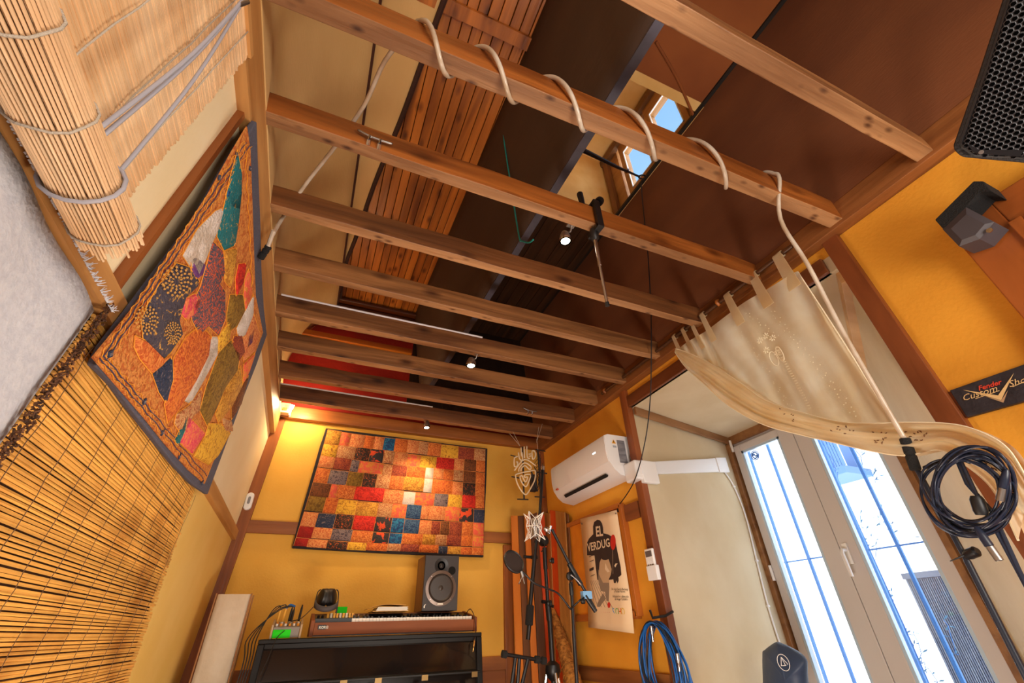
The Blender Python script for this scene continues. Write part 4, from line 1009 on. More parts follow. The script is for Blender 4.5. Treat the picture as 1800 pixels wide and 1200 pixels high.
# organ
OW = wood('organ_walnut', (100, 46, 14), (150, 80, 30), 'x', 8, .65, .12)
OF = 2.17 * S; oz0 = ptz + .005
oa = hy(543, 1112, OF); ob = hy(838, 1108, OF); ox0, ox1 = oa.x, ob.x
og = thing('electric_organ', 'walnut cased vintage electric organ lying on top of the piano', 'organ', ((ox0 + ox1) / 2, OF + .15, oz0))
fz1 = hy(690, 1091, OF).z; fz1 = max(fz1, oz0 + .05)
OB = OF + .27
MB().box((ox0 + .022, OF, oz0 + .006), (ox1 - .022, OF + .018, fz1)).build('front_board', OW, og, bevel=.002)
tz1 = hy(690, 1077, OB).z
for xx in (ox0, ox1 - .022):
    MB().hexa([(xx, OF - .006, oz0), (xx + .022, OF - .006, oz0), (xx + .022, OB, oz0), (xx, OB, oz0), (xx, OF - .006, fz1 + .012), (xx + .022, OF - .006, fz1 + .012), (xx + .022, OB, tz1 + .005), (xx, OB, tz1 + .005)]).build('end_cheek', OW, og, bevel=.003)
MB().box((ox0 + .022, OB - .02, oz0), (ox1 - .022, OB, tz1)).build('back_board', OW, og)
MB().box((ox0 + .022, OF + .018, oz0), (ox1 - .022, OB - .02, fz1 - .03)).build('key_bed', BLACK, og)
kx0 = hy(618, 1090, OF + .03).x
MB().box((ox0 + .022, OF + .02, fz1 - .03), (kx0, OF + .11, fz1 + .02)).build('blank_panel', BLACK, og)
IV = mat('ivory', (226, 220, 206), .35)
nk = 37; kw = (ox1 - .03 - kx0) / nk
for k in range(nk):
    MB().box((kx0 + k * kw + .0006, OF + .02, fz1 - .012), (kx0 + (k + 1) * kw - .0006, OF + .13, fz1 + .018)).build('white_key', IV, og)
for k in range(nk - 1):
    if k % 7 in (2, 6): continue
    MB().box((kx0 + (k + 1) * kw - .005, OF + .06, fz1 + .016), (kx0 + (k + 1) * kw + .005, OF + .13, fz1 + .028)).build('black_key', BLACK, og)
cz0 = fz1 + .018; cz1 = tz1 - .004
MB().hexa([(ox0 + .022, OF + .13, cz0 - .03), (ox1 - .022, OF + .13, cz0 - .03), (ox1 - .022, OB - .02, cz0 - .03), (ox0 + .022, OB - .02, cz0 - .03), (ox0 + .022, OF + .13, cz0 + .004), (ox1 - .022, OF + .13, cz0 + .004), (ox1 - .022, OB - .02, cz1), (ox0 + .022, OB - .02, cz1)]).build('control_panel', BLACK, og)
MB().box((ox0 + .022, OF + .125, cz0 - .004), (ox1 - .3, OF + .131, cz0 + .004)).build('cream_strip', IV, og)
tabc = ['y', 'w', 'y', 'y', 'w', 'y', 'w', 'y', 'y', 'w']
YTAB = mat('amber_tab', (236, 176, 70), .4)
for k in range(9):
    xx = hy(575 + k * 5.4, 1080, OF + .17).x
    MB().hexa([(xx, OF + .15, cz0 + .0), (xx + .013, OF + .15, cz0), (xx + .013, OF + .17, cz0), (xx, OF + .17, cz0), (xx, OF + .165, cz0 + .034), (xx + .013, OF + .165, cz0 + .034), (xx + .013, OF + .185, cz0 + .034), (xx, OF + .185, cz0 + .034)]).build('stop_tab', YTAB if tabc[k] == 'y' else IV, og)
for pxk in (560, 567, 622, 630, 640, 647, 717, 723, 731, 740, 752, 764, 776, 790, 805):
    c = hy(pxk, 1084, OF + .15)
    MB().lathe((c.x, OF + .16, cz0 + .008), (0, -.5, 1), [(.008, 0), (.0085, .01), (.006, .018)], 10).build('control_knob', CHROME if pxk > 600 and pxk < 700 else BLACK, og, smooth=True)
bdc = hy(566, 1102, OF - .001)
bw0, bw1 = hy(559, 1102, OF).x, hy(573, 1102, OF).x
MB().box((bw0, OF - .005, bdc.z - .011), (bw1, OF, bdc.z + .011)).build('name_plate', BLACK, og)
text_mb('KORG', (bw0 + .005, OF - .0055, bdc.z - .007), (1, 0, 0), (0, 0, 1), .0185, .0005, bold=.02).build('plate_lettering', IV, og)
# cable on the organ's right end
cb = [hy(826, 1070, OF + .1), hy(832, 1078, OF + .0), hy(836, 1095, OF - .03), hy(836, 1110, OF - .03), hy(834, 1125, PF - .04)]
cbo = thing('jack_lead', 'thin brown audio lead with gold plug hanging over the right end of the organ', 'cable', cb[-1])
MB().tube(catmull([hy(821, 1088, OF + .16), hy(820, 1078, OF + .14)] + cb, 5), .0028, 6).build('lead', mat('brown_lead', (70, 44, 30), .5), cbo, smooth='all')
MB().lathe(cb[-1], (-.15, 0, -1), [(.004, 0), (.006, .004), (.006, .03), (.003, .034), (.003, .06)], 8).build('plug', mat('brass_plug', (200, 150, 80), .3, metal=1), cbo, smooth=True)
# monitor speaker
MF = 2.24 * S
s0 = hy(741, 1077, MF); s1 = hy(801, 1077, MF); s2 = hy(806, 977, MF)
mz0 = tz1 + .002; mz1 = s2.z
mon = thing('monitor_speaker', 'grey two-way studio monitor speaker standing on the organ', 'speaker', ((s0.x + s1.x) / 2, MF + .1, mz0))
mx0, mx1 = s0.x, s1.x + .01
FR = mat('charcoal_baffle', (62, 58, 60), .6); 
MB().box((mx0, MF, mz0), (mx1, MF + .02, mz1)).build('front_baffle', FR, mon, bevel=.003)
MB().box((mx0, MF + .02, mz0), (mx1, MF + .24, mz1)).build('cabinet', wood('speaker_cabinet', (92, 58, 36), (128, 84, 54), 'z', 7, .5), mon)
wcx = (mx0 + mx1) / 2 - .002; hgt = mz1 - mz0
wc = V((wcx, MF, mz0 + hgt * .40)); tc_ = V((wcx - .003, MF, mz0 + hgt * .81)); R_ = (mx1 - mx0) * .40
ring_ = MB().lathe(wc, (0, -1, 0), [(R_ * 1.08, 0), (R_ * 1.1, .006), (R_ * .9, .010), (R_ * .88, .002)], 36).build('woofer_ring', mat('bronze_ring', (128, 112, 104), .35, metal=.6), mon, smooth=True)
MB().lathe(wc, (0, -1, 0), [(R_ * .89, .003), (R_ * .84, .009), (R_ * .78, .004), (R_ * .30, -.012), (R_ * .28, -.006), (R_ * .16, .004), (.0, .008)], 36).build('woofer_cone', mat('cone_grey', (58, 50, 46), .4), ring_, smooth=True)
MB().lathe(tc_, (0, -1, 0), [(R_ * .50, 0), (R_ * .50, .004), (R_ * .42, .003), (R_ * .2, -.002), (R_ * .17, .002), (0.0, .008)], 28).build('tweeter', mat('tweeter_black', (36, 34, 36), .35), mon, smooth=True)
MB().lathe(V((mx0 + (mx1 - mx0) * .80, MF, mz0 + hgt * .72)), (0, -1, 0), [(R_ * .27, .0), (R_ * .27, .0015)], 20).build('port', mat('port_black', (4, 4, 4), .9), mon)
MB().slab([V((wcx - .02, MF - .011, wc.z - R_ * 1.02)), V((wcx + .02, MF - .011, wc.z - R_ * 1.02)), V((wcx + .018, MF - .011, wc.z - R_ * .92)), V((wcx - .018, MF - .011, wc.z - R_ * .92))], (0, .008, 0)).build('badge', IV, mon)
lg = V((mx0 + .012, MF - .0008, mz0 + .018))
MB().add([lg, lg + V((.006, 0, 0)), lg + V((.007, 0, .012)), lg + V((.014, 0, .024)), lg + V((.004, 0, .018)), lg + V((-.002, 0, .010))], [(0, 1, 2, 3, 4, 5)]).build('logo_mark', IV, mon)
for (dx, dz) in ((-.72, .82), (.72, .82), (-.72, -.82), (.72, -.82)):
    MB().lathe(wc + V((dx * R_, -.008, dz * R_ * .85)), (0, -1, 0), [(.004, 0), (.003, .002)], 8).build('screw', CHROME, mon)
# folder
fc = hy(644, 1068, OF + .16); fd = hy(716, 1078, OF + .10)
fo = thing('paper_folder', 'tan cardboard folder stuffed with papers lying on the organ', 'folder', ((fc.x + fd.x) / 2, OF + .14, tz1))
fx0, fx1 = fc.x, fd.x; fzb = max(tz1 + .002, cz0 + .03)
TANC = mat('manila_card', (206, 156, 84), .7, col2=(190, 138, 66), vs=8)
MB().grid(lambda u, v: V((fx0 + .03 + (fx1 - fx0 - .03) * u, OF + .06 + .22 * v, fzb + .002)), 6, 3).build('bottom_cover', TANC, fo, solid=.003)
for k in range(7):
    MB().box((fx0 + .05 + k * .002, OF + .062 + k * .001, fzb + .004 + k * .0032), (fx1 - .004 - (k % 3) * .004, OF + .27, fzb + .0065 + k * .0032)).build('sheet', IV, fo)
MB().grid(lambda u, v: V((fx0 + (fx1 - fx0 - .02) * u, OF + .055 + .225 * v, fzb + .016 + .024 * min(1, (math.sin(min(u * 1.9, 1) * math.pi / 2))) - .006 * max(0, u - .6) * 2)), 14, 3).build('top_cover', TANC, fo, smooth='all', solid=.003)
# headphones
hc = hy(571, 1074, OF + .12); hz0 = cz0 + .03
hd = thing('headphones', 'black over-ear headphones resting on the left end of the organ', 'headphones', (hc.x, OF + .14, hz0))
ctr = V((hc.x, OF + .10, hz0 + .012))
hw = (hy(591, 1070, OF + .1).x - hy(551, 1070, OF + .1).x) / 2
MB().grid(lambda u, v: ctr + V((math.cos(math.pi * (1 + u)) * hw, -.045 * math.sin(math.pi * u), .035 * (1 - math.sin(math.pi * u)) + .030 * (v - .5) + .01)), 24, 2).build('headband', mat('grey_band', (70, 64, 66), .6), hd, smooth='all', solid=.010)
for sx in (-1, 1):
    cc2 = ctr + V((sx * hw * .40, .03, .075))
    MB().lathe(cc2, (sx * .75, -.3, .12), [(.02, -.02), (.048, -.016), (.052, 0), (.048, .016), (.036, .022), (.018, .024)], 20).build('ear_cup', BLACK, hd, smooth=True)
    MB().lathe(cc2, (sx * -.75, .3, -.12), [(.052, .0), (.054, .014), (.042, .028), (.024, .022)], 20).build('ear_cushion', mat('cushion_black', (30, 28, 30), .55), hd, smooth=True)
    MB().tube(catmull([ctr + V((sx * hw, 0, .05)), cc2 + V((sx * .035, 0, .03)), cc2 + V((sx * .02, 0, .045))], 5), .0035, 6).build('yoke', BLACK, hd, smooth='all')
hl = catmull([ctr + V((-hw, 0, .03)), hy(530, 1086, OF + .05), hy(512, 1092, OF + .0), hy(505, 1100, OF - .02)], 5)
MB().tube(hl, .0025, 6).build('lead', BLACK, hd, smooth='all')
# green-fronted small box behind
GRN = mat('bright_green', (28, 214, 14), .8, emit=0)
gc = hy(601, 1069, OF + .22)
gb_ = thing('small_box', 'tiny dark box with a bright green front, right of the headphones', 'box', (gc.x, OF + .22, tz1))
g0 = hy(593, 1074, OF + .2); g1 = hy(611, 1066, OF + .2)
MB().box((g0.x - .008, OF + .205, tz1), (g1.x, OF + .25, g1.z)).build('body', BLACK, gb_)
MB().box((g0.x, OF + .2, tz1), (g1.x, OF + .206, g1.z)).build('green_front', GRN, gb_)
# mixer with leads
MXF = PF + .03
m0 = hy(473, 1119, MXF); m1_ = hy(530, 1096, MXF)
mxr = thing('audio_mixer', 'small grey audio mixer with green front and plugged leads on the piano', 'mixer', ((m0.x + m1_.x) / 2, MXF + .1, ptz))
mx0_, mx1_ = m0.x, hy(532, 1100, MXF).x
zf = ptz + .055; zr = ptz + .085
MB().hexa([(mx0_ + .012, MXF, ptz + .004), (mx1_ - .012, MXF, ptz + .004), (mx1_ - .012, MXF + .16, ptz + .004), (mx0_ + .012, MXF + .16, ptz + .004), (mx0_ + .012, MXF, zf), (mx1_ - .012, MXF, zf), (mx1_ - .012, MXF + .16, zr), (mx0_ + .012, MXF + .16, zr)]).build('chassis', mat('mixer_grey', (128, 120, 112), .5), mxr, bevel=.002)
for xx in (mx0_, mx1_ - .012):
    MB().hexa([(xx, MXF - .01, ptz), (xx + .012, MXF - .01, ptz), (xx + .012, MXF + .17, ptz), (xx, MXF + .17, ptz), (xx, MXF - .005, zf + .012), (xx + .012, MXF - .005, zf + .012), (xx + .012, MXF + .17, zr + .014), (xx, MXF + .17, zr + .014)]).build('side_cheek', mat('mixer_cheek', (176, 150, 118), .5), mxr, bevel=.004)
ga = hy(478, 1118, MXF - .003); gb2 = hy(512, 1106, MXF - .003)
MB().box((ga.x, MXF - .004, ptz + .004), (gb2.x, MXF + .0, gb2.z)).build('green_panel', GRN, mxr)
KW = mat('knob_white', (220, 214, 206), .4); KA = mat('knob_amber', (232, 150, 40), .4)
for k in range(6):
    for r in range(2):
        c = V((mx0_ + .025 + k * (mx1_ - mx0_ - .05) / 5, MXF + .03 + r * .05, zf + .004 + r * .009))
        MB().lathe(c, (0, -.2, 1), [(.006, 0), (.0065, .012), (.004, .014)], 8).build('mixer_knob', (KA if (k + r) % 2 else KW), mxr, smooth=True)
for k, (pxk, hh_) in enumerate(((488, .05), (497, .055), (508, .05), (512, .045), (525, .065))):
    c = V((hy(pxk, 1090, MXF + .13).x, MXF + .13, zr))
    MB().lathe(c, (.05, 0, 1), [(.006, 0), (.007, .012), (.0065, hh_), (.0035, hh_ + .02)], 8).build('jack_plug', YTAB if k < 2 else BLACK, mxr, smooth=True)
    tpk = c + V((.003, 0, hh_ + .01))
    if k < 4:
        MB().tube(catmull([tpk, tpk + V((-.01, .0, .02)), V((mx0_ - .02 + k * .01, MXF + .1, zr + .05)), V((mx0_ - .06 - .015 * k, MXF + .02, ptz + .01)), V((px0 - .01 - .012 * k, PF - .02, ptz - .12)), V((px0 - .04 - .012 * k, PF - .05, ptz - .5)), V((px0 - .05 - .012 * k, PF - .05, .02))], 6), .003, 6).build('lead', BLACK, mxr, smooth='all')
MB().tube(catmull([V((mx0_ + .05, MXF + .13, zr + .06)), V((mx0_ + .07, MXF + .13, zr + .085)), V((mx0_ + .1, MXF + .12, zr + .075))], 6), .005, 8).build('blue_lead', mat('blue_cable', (30, 96, 170), .45), mxr, smooth='all', label='blue looped lead')
ld = [hy(500, 1108, MXF - .02), hy(487, 1120, PF - .03), hy(478, 1140, PF - .06), hy(468, 1165, PF - .09), hy(458, 1186, PF - .12)]
MB().tube(catmull(ld, 5), .0025, 6).build('lead', BLACK, mxr, smooth='all')

# ================================================================ PAPER LAMP
LPY = 2.2 * S
l0 = hy(378, 1044, LPY); l1 = hy(446, 1042, LPY)
lmp = thing('paper_floor_lamp', 'tall white rice-paper floor lamp in the left corner beside the piano', 'lamp', ((l0.x + l1.x) / 2, LPY + .05, 0))
hwid = (l1.x - l0.x) / 2; cx_ = (l0.x + l1.x) / 2; cy_ = LPY + .07
def sh(u, v):
    a = u * 2 * math.pi; sq = 1 / max(abs(math.cos(a)), abs(math.sin(a))) ** .8
    r = hwid * (1.0 + .012 * math.sin(a * 7 + v * 9) + .01 * math.sin(v * 17 + a * 3))
    return V((cx_ + math.cos(a) * r * sq * .9, cy_ + math.sin(a) * r * sq * .75, .06 + (l0.z - .06) * v))
MB().grid(sh, 40, 24).build('paper_shade', PAPER, lmp, smooth='all')
for (sx, sy) in ((-1, -1), (1, -1), (1, 1), (-1, 1)):
    MB().tube([(cx_ + sx * hwid * .92, cy_ + sy * hwid * .78, 0), (cx_ + sx * hwid * .92, cy_ + sy * hwid * .78, l0.z + .004)], .004, 6).build('frame_rod', mat('lamp_rod', (160, 110, 70), .5), lmp)
MB().box((cx_ - hwid * .9, cy_ - hwid * .75, 0), (cx_ + hwid * .9, cy_ + hwid * .75, .03)).build('base', OW, lmp)

# ================================================================ CORNER: BOARDS, WICKER, SIGN
bd_spec = [((900, 906), (909, 906), .03, 'orange', 'slim orange-stained board, leftmost of the boards leaning in the corner'),
           ((911, 908), (921, 908), .05, 'brown', 'dark brown board right of the leftmost orange board in the corner'),
           ((921, 903), (930, 904), .02, 'orange', 'narrow orange board between two dark boards in the corner'),
           ((933, 905), (949, 900), .06, 'brown', 'dark board behind the white wire microphone cradle'),
           ((940, 898), (957, 904), .10, 'red', 'vivid red-orange board standing in the middle of the corner stack'),
           ((955, 902), (963, 903), .04, 'tan', 'pale pine board between the red board and the widest board'),
           ((962, 898), (977, 901), .10, 'red', 'second vivid orange board, behind the thick black stand'),
           ((961, 898), (980, 900), .0, 'tan', 'widest pine board at the right of the corner stack'),
           ((980, 900), (985, 904), .02, 'brown', 'thin dark edge board rightmost in the corner stack')]
BM = {'orange': wood('orange_board', (176, 84, 20), (224, 132, 42), 'z', 7, .5), 'brown': wood('umber_board', (84, 48, 22), (122, 74, 36), 'z', 7, .5),
      'red': wood('red_orange_board', (206, 66, 14), (232, 92, 28), 'z', 6, .55), 'tan': wood('tan_board', (150, 96, 42), (198, 140, 70), 'z', 8, .5, knots=5)}
bd_spec = [((899, 906), (910, 906), .03, 'orange', bd_spec[0][4]), ((911, 906), (921, 906), .05, 'brown', bd_spec[1][4]), ((922, 903), (931, 904), .02, 'orange', bd_spec[2][4]),
           ((932, 905), (944, 900), .06, 'brown', bd_spec[3][4]), ((945, 903), (957, 904), .09, 'red', bd_spec[4][4]), ((956, 900), (966, 902), .04, 'tan', bd_spec[5][4]),
           ((966, 896), (978, 898), .10, 'red', bd_spec[6][4]), ((976, 898), (992, 900), .03, 'tan', bd_spec[7][4]), ((992, 900), (998, 904), .05, 'brown', bd_spec[8][4])]
for (a, b, dy_, mm, lb) in bd_spec:
    yy = BY - .18 + dy_
    if a[0] >= 954:
        xx = RX - .075 + (dy_ if dy_ < .05 else .05) * .8; A = hx(*a, xx); B = hx(*b, xx)
        MB().hexa([(xx - .10, A.y - .03, 0), (xx - .10, B.y - .03, 0), (xx - .088, B.y - .03, 0), (xx - .088, A.y - .03, 0), (xx, A.y, A.z), (xx, B.y, B.z), (xx + .012, B.y, B.z), (xx + .012, A.y, A.z)]).build('leaning_board', BM[mm], bevel=.002, label=lb, cat='board', group='boards in the corner')
        continue
    A = hy(*a, yy); B = hy(*b, yy)
    A.x = min(A.x, RX - .11); B.x = min(B.x, RX - .06)
    MB().hexa([(A.x - .03, yy - .10, 0), (B.x - .03, yy - .10, 0), (B.x - .03, yy - .085, 0), (A.x - .03, yy - .085, 0), (A.x, yy, A.z), (B.x, yy, B.z), (B.x, yy + .015, B.z), (A.x, yy + .015, A.z)]).build('leaning_board', BM[mm], bevel=.002, label=lb, cat='board', group='boards in the corner')
wk = thing('wicker_roll', 'rolled woven straw bundle leaning in the corner below the poster board', 'bundle', hx(1008, 1200, RX - .22))
WK = mat('straw', (196, 134, 58), .7, col2=(126, 76, 26), vs=40, bump=.8, bs=100)
a_ = hx(972, 1072, RX - .09); b_ = hx(1008, 1200, RX - .22); d_ = (b_ - a_).normalized(); b_ = b_ + d_ * ((b_.z) / abs(d_.z))
MB().lathe(a_, b_ - a_, [(.008, 0), (.02, .01), (.04, .25), (.055, .6), (.055, (b_ - a_).length - .03), (.04, (b_ - a_).length - .005)], 14).build('bundle', WK, wk, smooth=True)
m_ = MB()
for k in range(24):
    t = k / 24; p = a_ + (b_ - a_) * t
    m_.tube([p + V((.06 * math.cos(a), .06 * math.sin(a), .03 * math.sin(a * 2 + k))) * min(1, .5 + t * 2) for a in [i * math.pi / 5 for i in range(10)]], .0025, 4, closed=True)
m_.build('weave', WK, wk)

# unlit glass tube sign
SG = 2.18 * S
sgn = thing('tube_sign', 'unlit white glass-tube sign of letters over a shield, hanging in the corner', 'sign', hy(925, 830, SG))
def sp_(x, y, off=0): return hy(860 + x / 6, 740 + y / 6, SG - off)
TUB = mat('white_glass_tube', (236, 214, 178), .3)
lines = [[(298, 372), (268, 385), (262, 430), (268, 478), (296, 470), (298, 430), (284, 432)],      # G
         [(308, 330), (318, 390), (336, 412), (352, 396), (346, 330)],                                 # U
         [(335, 278), (340, 370)], [(368, 268), (372, 388)], [(396, 262), (400, 376), (428, 392)],         # I L
         [(450, 318), (456, 396), (478, 388), (490, 350), (476, 314), (450, 312)],                       # D
         [(416, 346), (440, 344)], [(418, 368), (442, 366)],
         [(266, 520), (372, 402), (490, 470)], [(312, 530), (318, 490), (374, 438), (436, 474), (438, 500), (420, 506), (376, 468), (338, 500), (334, 528)],
         [(276, 566), (290, 640), (330, 720), (386, 774), (440, 700), (482, 610), (484, 524), (440, 524), (320, 548), (276, 566)],
         [(322, 584), (340, 640), (384, 690), (414, 640), (434, 566), (376, 566), (374, 590), (404, 590), (380, 640), (346, 576), (322, 584)]]
SCR = mat('sign_bar', (34, 28, 26), .5)
for ln in lines:
    MB().tube(catmull([sp_(*p) for p in ln], 4), .006, 8).build('glass_tube', TUB, sgn, smooth='all')
for (a, b) in (((225, 358), (300, 378)), ((488, 296), (592, 318)), ((235, 584), (320, 600)), ((500, 535), (610, 552)), ((296, 822), (412, 826)), ((480, 796), (586, 802))):
    MB().tube([sp_(*a, -.03), sp_(*b, -.03)], .005, 6).build('support_bar', SCR, sgn)
for (a, b) in (((440, 520), (510, 740)), ((510, 300), (545, 730)), ((360, 640), (368, 824)), ((350, 270), (360, 560))):
    MB().tube([sp_(*a, -.035), sp_(*b, -.035)], .007, 6).build('support_bar', SCR, sgn)
A_ = sp_(440, 560, -.05); B_ = sp_(505, 740, -.05)
MB().box((A_.x, SG + .04, B_.z), (B_.x, SG + .09, A_.z)).build('transformer', SCR, sgn, bevel=.004)
m_ = MB()
for (a, b) in (((214, 130), (325, 262)), ((250, 112), (325, 262)), ((522, 60), (500, 225)), ((560, 30), (505, 200)), ((500, 190), (512, 300))):
    pA = sp_(*a); pB = sp_(*b); m_.tube([pA, pB], .0016, 4)
m_.build('hanging_strings', ROPE, sgn)
m_ = MB()
for k in range(5):
    m_.tube(catmull([sp_(512 + k * 4, 320 + k * 14, -.02), sp_(545, 345 + k * 50, -.03), sp_(470 + 8 * k, 470 + 20 * k, -.03), sp_(530, 560 + 34 * k, -.02), sp_(500 - k * 6, 738, -.03)], 5), .0022, 5)
m_.build('sign_wiring', SCR, sgn, smooth='all')

# ================================================================ STANDS AND MICROPHONES
# tall black studio stand
TS = 2.02 * S
ts = thing('studio_boom_stand', 'heavy black studio boom stand with long tilted boom and foam counterweight', 'stand', (hy(980, 1190, TS).x, TS, 0))
def T(px, py, o=0): return hy(px, py, TS + o)
MB().tube([T(954, 822, .02), T(949, 900, .01), T(940, 975)], .0115, 10).tube([T(940, 975), T(932, 1064)], .0145, 10).build('boom', BLACKM, ts, smooth=True)
MB().lathe(T(954, 826, .02), T(954, 818, .02) - T(954, 826, .02), [(.013, 0), (.014, .03), (.008, .035), (.006, .05), (.002, .055)], 10).build('boom_tip', CHROME, ts, smooth=True)
MB().lathe(T(932, 1064), T(930, 1095) - T(932, 1064), [(.024, -.002), (.026, .004), (.026, .105), (.022, .11)], 14).build('counterweight', RUBBER, ts, smooth=True)
MB().tube([T(931, 1090), T(928, 1124)], .0145, 10).build('boom_tail', BLACKM, ts, smooth=True)
MB().lathe(T(957, 950, -.02), (0, -1, 0), [(.03, -.04), (.036, -.03), (.036, .0), (.028, .012), (.012, .016)], 20).build('swivel_joint', BLACKM, ts, smooth=True)
MB().tube([T(946, 958, -.03) + V((math.cos(a) * .04, -.02, math.sin(a) * .045)) for a in [math.pi * (-.4 + .11 * k) for k in range(13)]], .004, 6).build('swivel_handle', BLACKM, ts, smooth=True)
b0 = V((T(974, 1180).x, TS, 0))
MB().tube([T(957, 962), T(959, 1000)], .016, 10).tube([T(959, 1000), T(963, 1060)], .0125, 10).tube([T(963, 1060), T(966, 1090)], .02, 10).tube([T(966, 1085), T(972, 1178)], .0165, 10).build('mast', BLACKM, ts, smooth=True)
for (px, py) in ((966, 985), (962, 1060)):
    MB().lathe(T(px, py, -.02), (1, -.3, 0), [(.01, 0), (.012, .01), (.02, .014), (.018, .03)], 8).build('knob', BLACK, ts, smooth=True)
MB().tube([T(963, 1060), T(973, 1066, -.03)], .009, 8).tube([T(963, 1058), T(953, 1057, -.02)], .011, 8).build('clamp_arm', BLACKM, ts, smooth=True)
jb = T(972, 1182)
MB().lathe(jb + V((0, 0, .04)), (0, 0, -1), [(.02, -.02), (.045, 0), (.05, .03), (.04, .06), (.02, .08)], 16).build('leg_collar', BLACKM, ts, smooth=True)
MB().tube([jb, V((jb.x + .01, TS, .25))], .016, 10).build('lower_mast', BLACKM, ts, smooth=True)
for k in range(3):
    a = k * 2.094 + .4
    MB().tube([jb + V((.04 * math.cos(a), .04 * math.sin(a), 0)), V((jb.x + .30 * math.cos(a), TS + .30 * math.sin(a), .015))], .011, 8).build('leg', CHROME, ts, smooth=True)
# near mic stand with boom, star cradle, microphone
MS = 1.62 * S
ms = thing('microphone_stand', 'slim black microphone stand with short boom in front of the poster board', 'stand', (hy(1010, 1200, MS).x, MS, 0))
def M_(px, py, o=0): return hy(px, py, MS + o)
base = V((M_(1014, 1200).x + .03, MS, 0))
MB().tube([M_(1004, 1022), M_(1008, 1110)], .0075, 10).tube([M_(1008, 1110), M_(1014, 1199), base + V((0, 0, .12))], .0095, 10).build('pole', BLACKM, ms, smooth=True)
MB().lathe(M_(1004, 1035), (0, 0, 1), [(.010, -.03), (.012, -.025), (.012, .025), (.009, .03)], 12).build('height_clutch', BLACK, ms, smooth=True)
MB().lathe(M_(1003, 1012, -.01), (0, -1, 0), [(.018, -.02), (.022, -.015), (.022, .0), (.012, .006)], 18).build('boom_pivot', BLACKM, ms, smooth=True)
MB().tube([M_(970, 930, -.02), M_(1003, 995, -.02)], .0085, 10).tube([M_(1000, 988, -.02), M_(1046, 1070, -.02)], .0085, 10).build('boom', BLACKM, ms, smooth=True)
MB().tube([M_(1000, 990, -.02), M_(1021, 1027, -.02)], .0145, 10).build('boom_sleeve', BLACKM, ms, smooth=True)
MB().tube([M_(1028, 1046, -.02), M_(1047, 1074, -.02)], .012, 10).build('boom_weight', BLACK, ms, smooth=True)
MB().tube([M_(1003, 1010, -.04), M_(1012, 1017, -.05), M_(1021, 1027, -.05)], [.004, .0035, .005], 6).build('wing_handle', CHROME, ms, smooth=True)
MB().box(M_(1026, 1052, -.03) + V((0, 0, -.0)), M_(1036, 1048, -.0) + V((0, 0, .025))).build('blue_tape', mat('blue_tape', (120, 170, 215), .5), ms)
for k in range(3):
    a = k * 2.094 + 1.2
    MB().tube([base + V((0, 0, .14)), base + V((.3 * math.cos(a), .3 * math.sin(a), .012))], .007, 8).build('leg', BLACKM, ms, smooth=True)
mh = thing('microphone', 'silver condenser microphone in a white wire star cradle on the boom end', 'microphone', M_(940, 926, -.02))
mc = M_(939, 925, -.02)
WIRE = mat('white_wire', (228, 222, 214), .35, metal=.2)
def star(rot, r0, r1, zoff, zs=1):
    pts = []
    for k in range(8):
        a = rot + k * math.pi / 4; r = r1 if k % 2 == 0 else r0
        pts.append(mc + V((math.cos(a) * r, math.sin(a) * r * .8, zoff)))
    return pts
su = star(.78, .028, .066, .040); sl = star(.78, .028, .066, -.040); sm2 = star(0, .03, .05, .0)
tips = lambda s_: [s_[k] + V((0, 0, .034 if s_ is su else -.034)) if k % 2 == 0 else s_[k] for k in range(8)]
MB().tube(tips(su), .0024, 6, closed=True).build('cradle_ring', WIRE, mh)
MB().tube(tips(sl), .0024, 6, closed=True).build('cradle_ring', WIRE, mh)
MB().tube([p for p in sm2], .0024, 6, closed=True).build('cradle_ring', WIRE, mh)
m_ = MB()
for k in range(8):
    a, b = tips(su)[k], tips(sl)[k]
    m_.tube([a, sm2[k], b], .0018, 5)
    m_.tube([a, sm2[(k + 1) % 8]], .0015, 5).tube([b, sm2[(k + 1) % 8]], .0015, 5)
m_.build('elastic_wires', WIRE, mh)
MB().lathe(mc, (0, 0, 1), [(.014, -.06), (.019, -.055), (.019, .0), (.020, .004), (.021, .03), (.016, .042), (.004, .046)], 16).build('microphone_body', STEEL, mh, smooth=True)
MB().lathe(M_(961, 931, -.02), (1, 0, -.6), [(.008, -.02), (.013, -.01), (.015, 0), (.013, .012), (.008, .025)], 12).tube([M_(968, 924, -.02), M_(964, 938, -.02)], .008, 8).build('swivel', CHROME, mh, smooth=True)
# pop filter
pf = thing('pop_filter', 'round black pop filter on a curved gooseneck arm', 'filter', M_(902, 985))
pc = M_(903, 987, .03); pn_ = (CAM - pc).normalized() + V((.62, -.1, .55)); pn_.normalize()
rr = (M_(918, 1000, .03) - M_(889, 975, .03)).length / 2 * 1.02
MB().lathe(pc, pn_, [(rr, -.006), (rr * 1.07, -.003), (rr * 1.07, .005), (rr, .008), (rr * .94, .004), (rr * .94, -.004), (rr, -.006)], 32).build('hoop', BLACK, pf, smooth=True)
MB().lathe(pc, pn_, [(rr * .95, .0), (rr * .95, .002)], 32).build('mesh', mat('filter_mesh', (44, 30, 28), .8, bump=.4, bs=600), pf)
gn = [M_(917, 1003, .01), M_(924, 1010), M_(940, 1025), M_(962, 1034), M_(980, 1042), M_(993, 1057), M_(1001, 1068), M_(1004, 1070, -.01)]
MB().tube(catmull(gn, 6), .0052, 8).build('gooseneck', BLACKM, pf, smooth='all')
MB().tube([M_(1004, 1069, -.01), M_(1019, 1055, -.03), M_(1027, 1050, -.03)], .0045, 8).build('arm', BLACKM, pf, smooth='all')
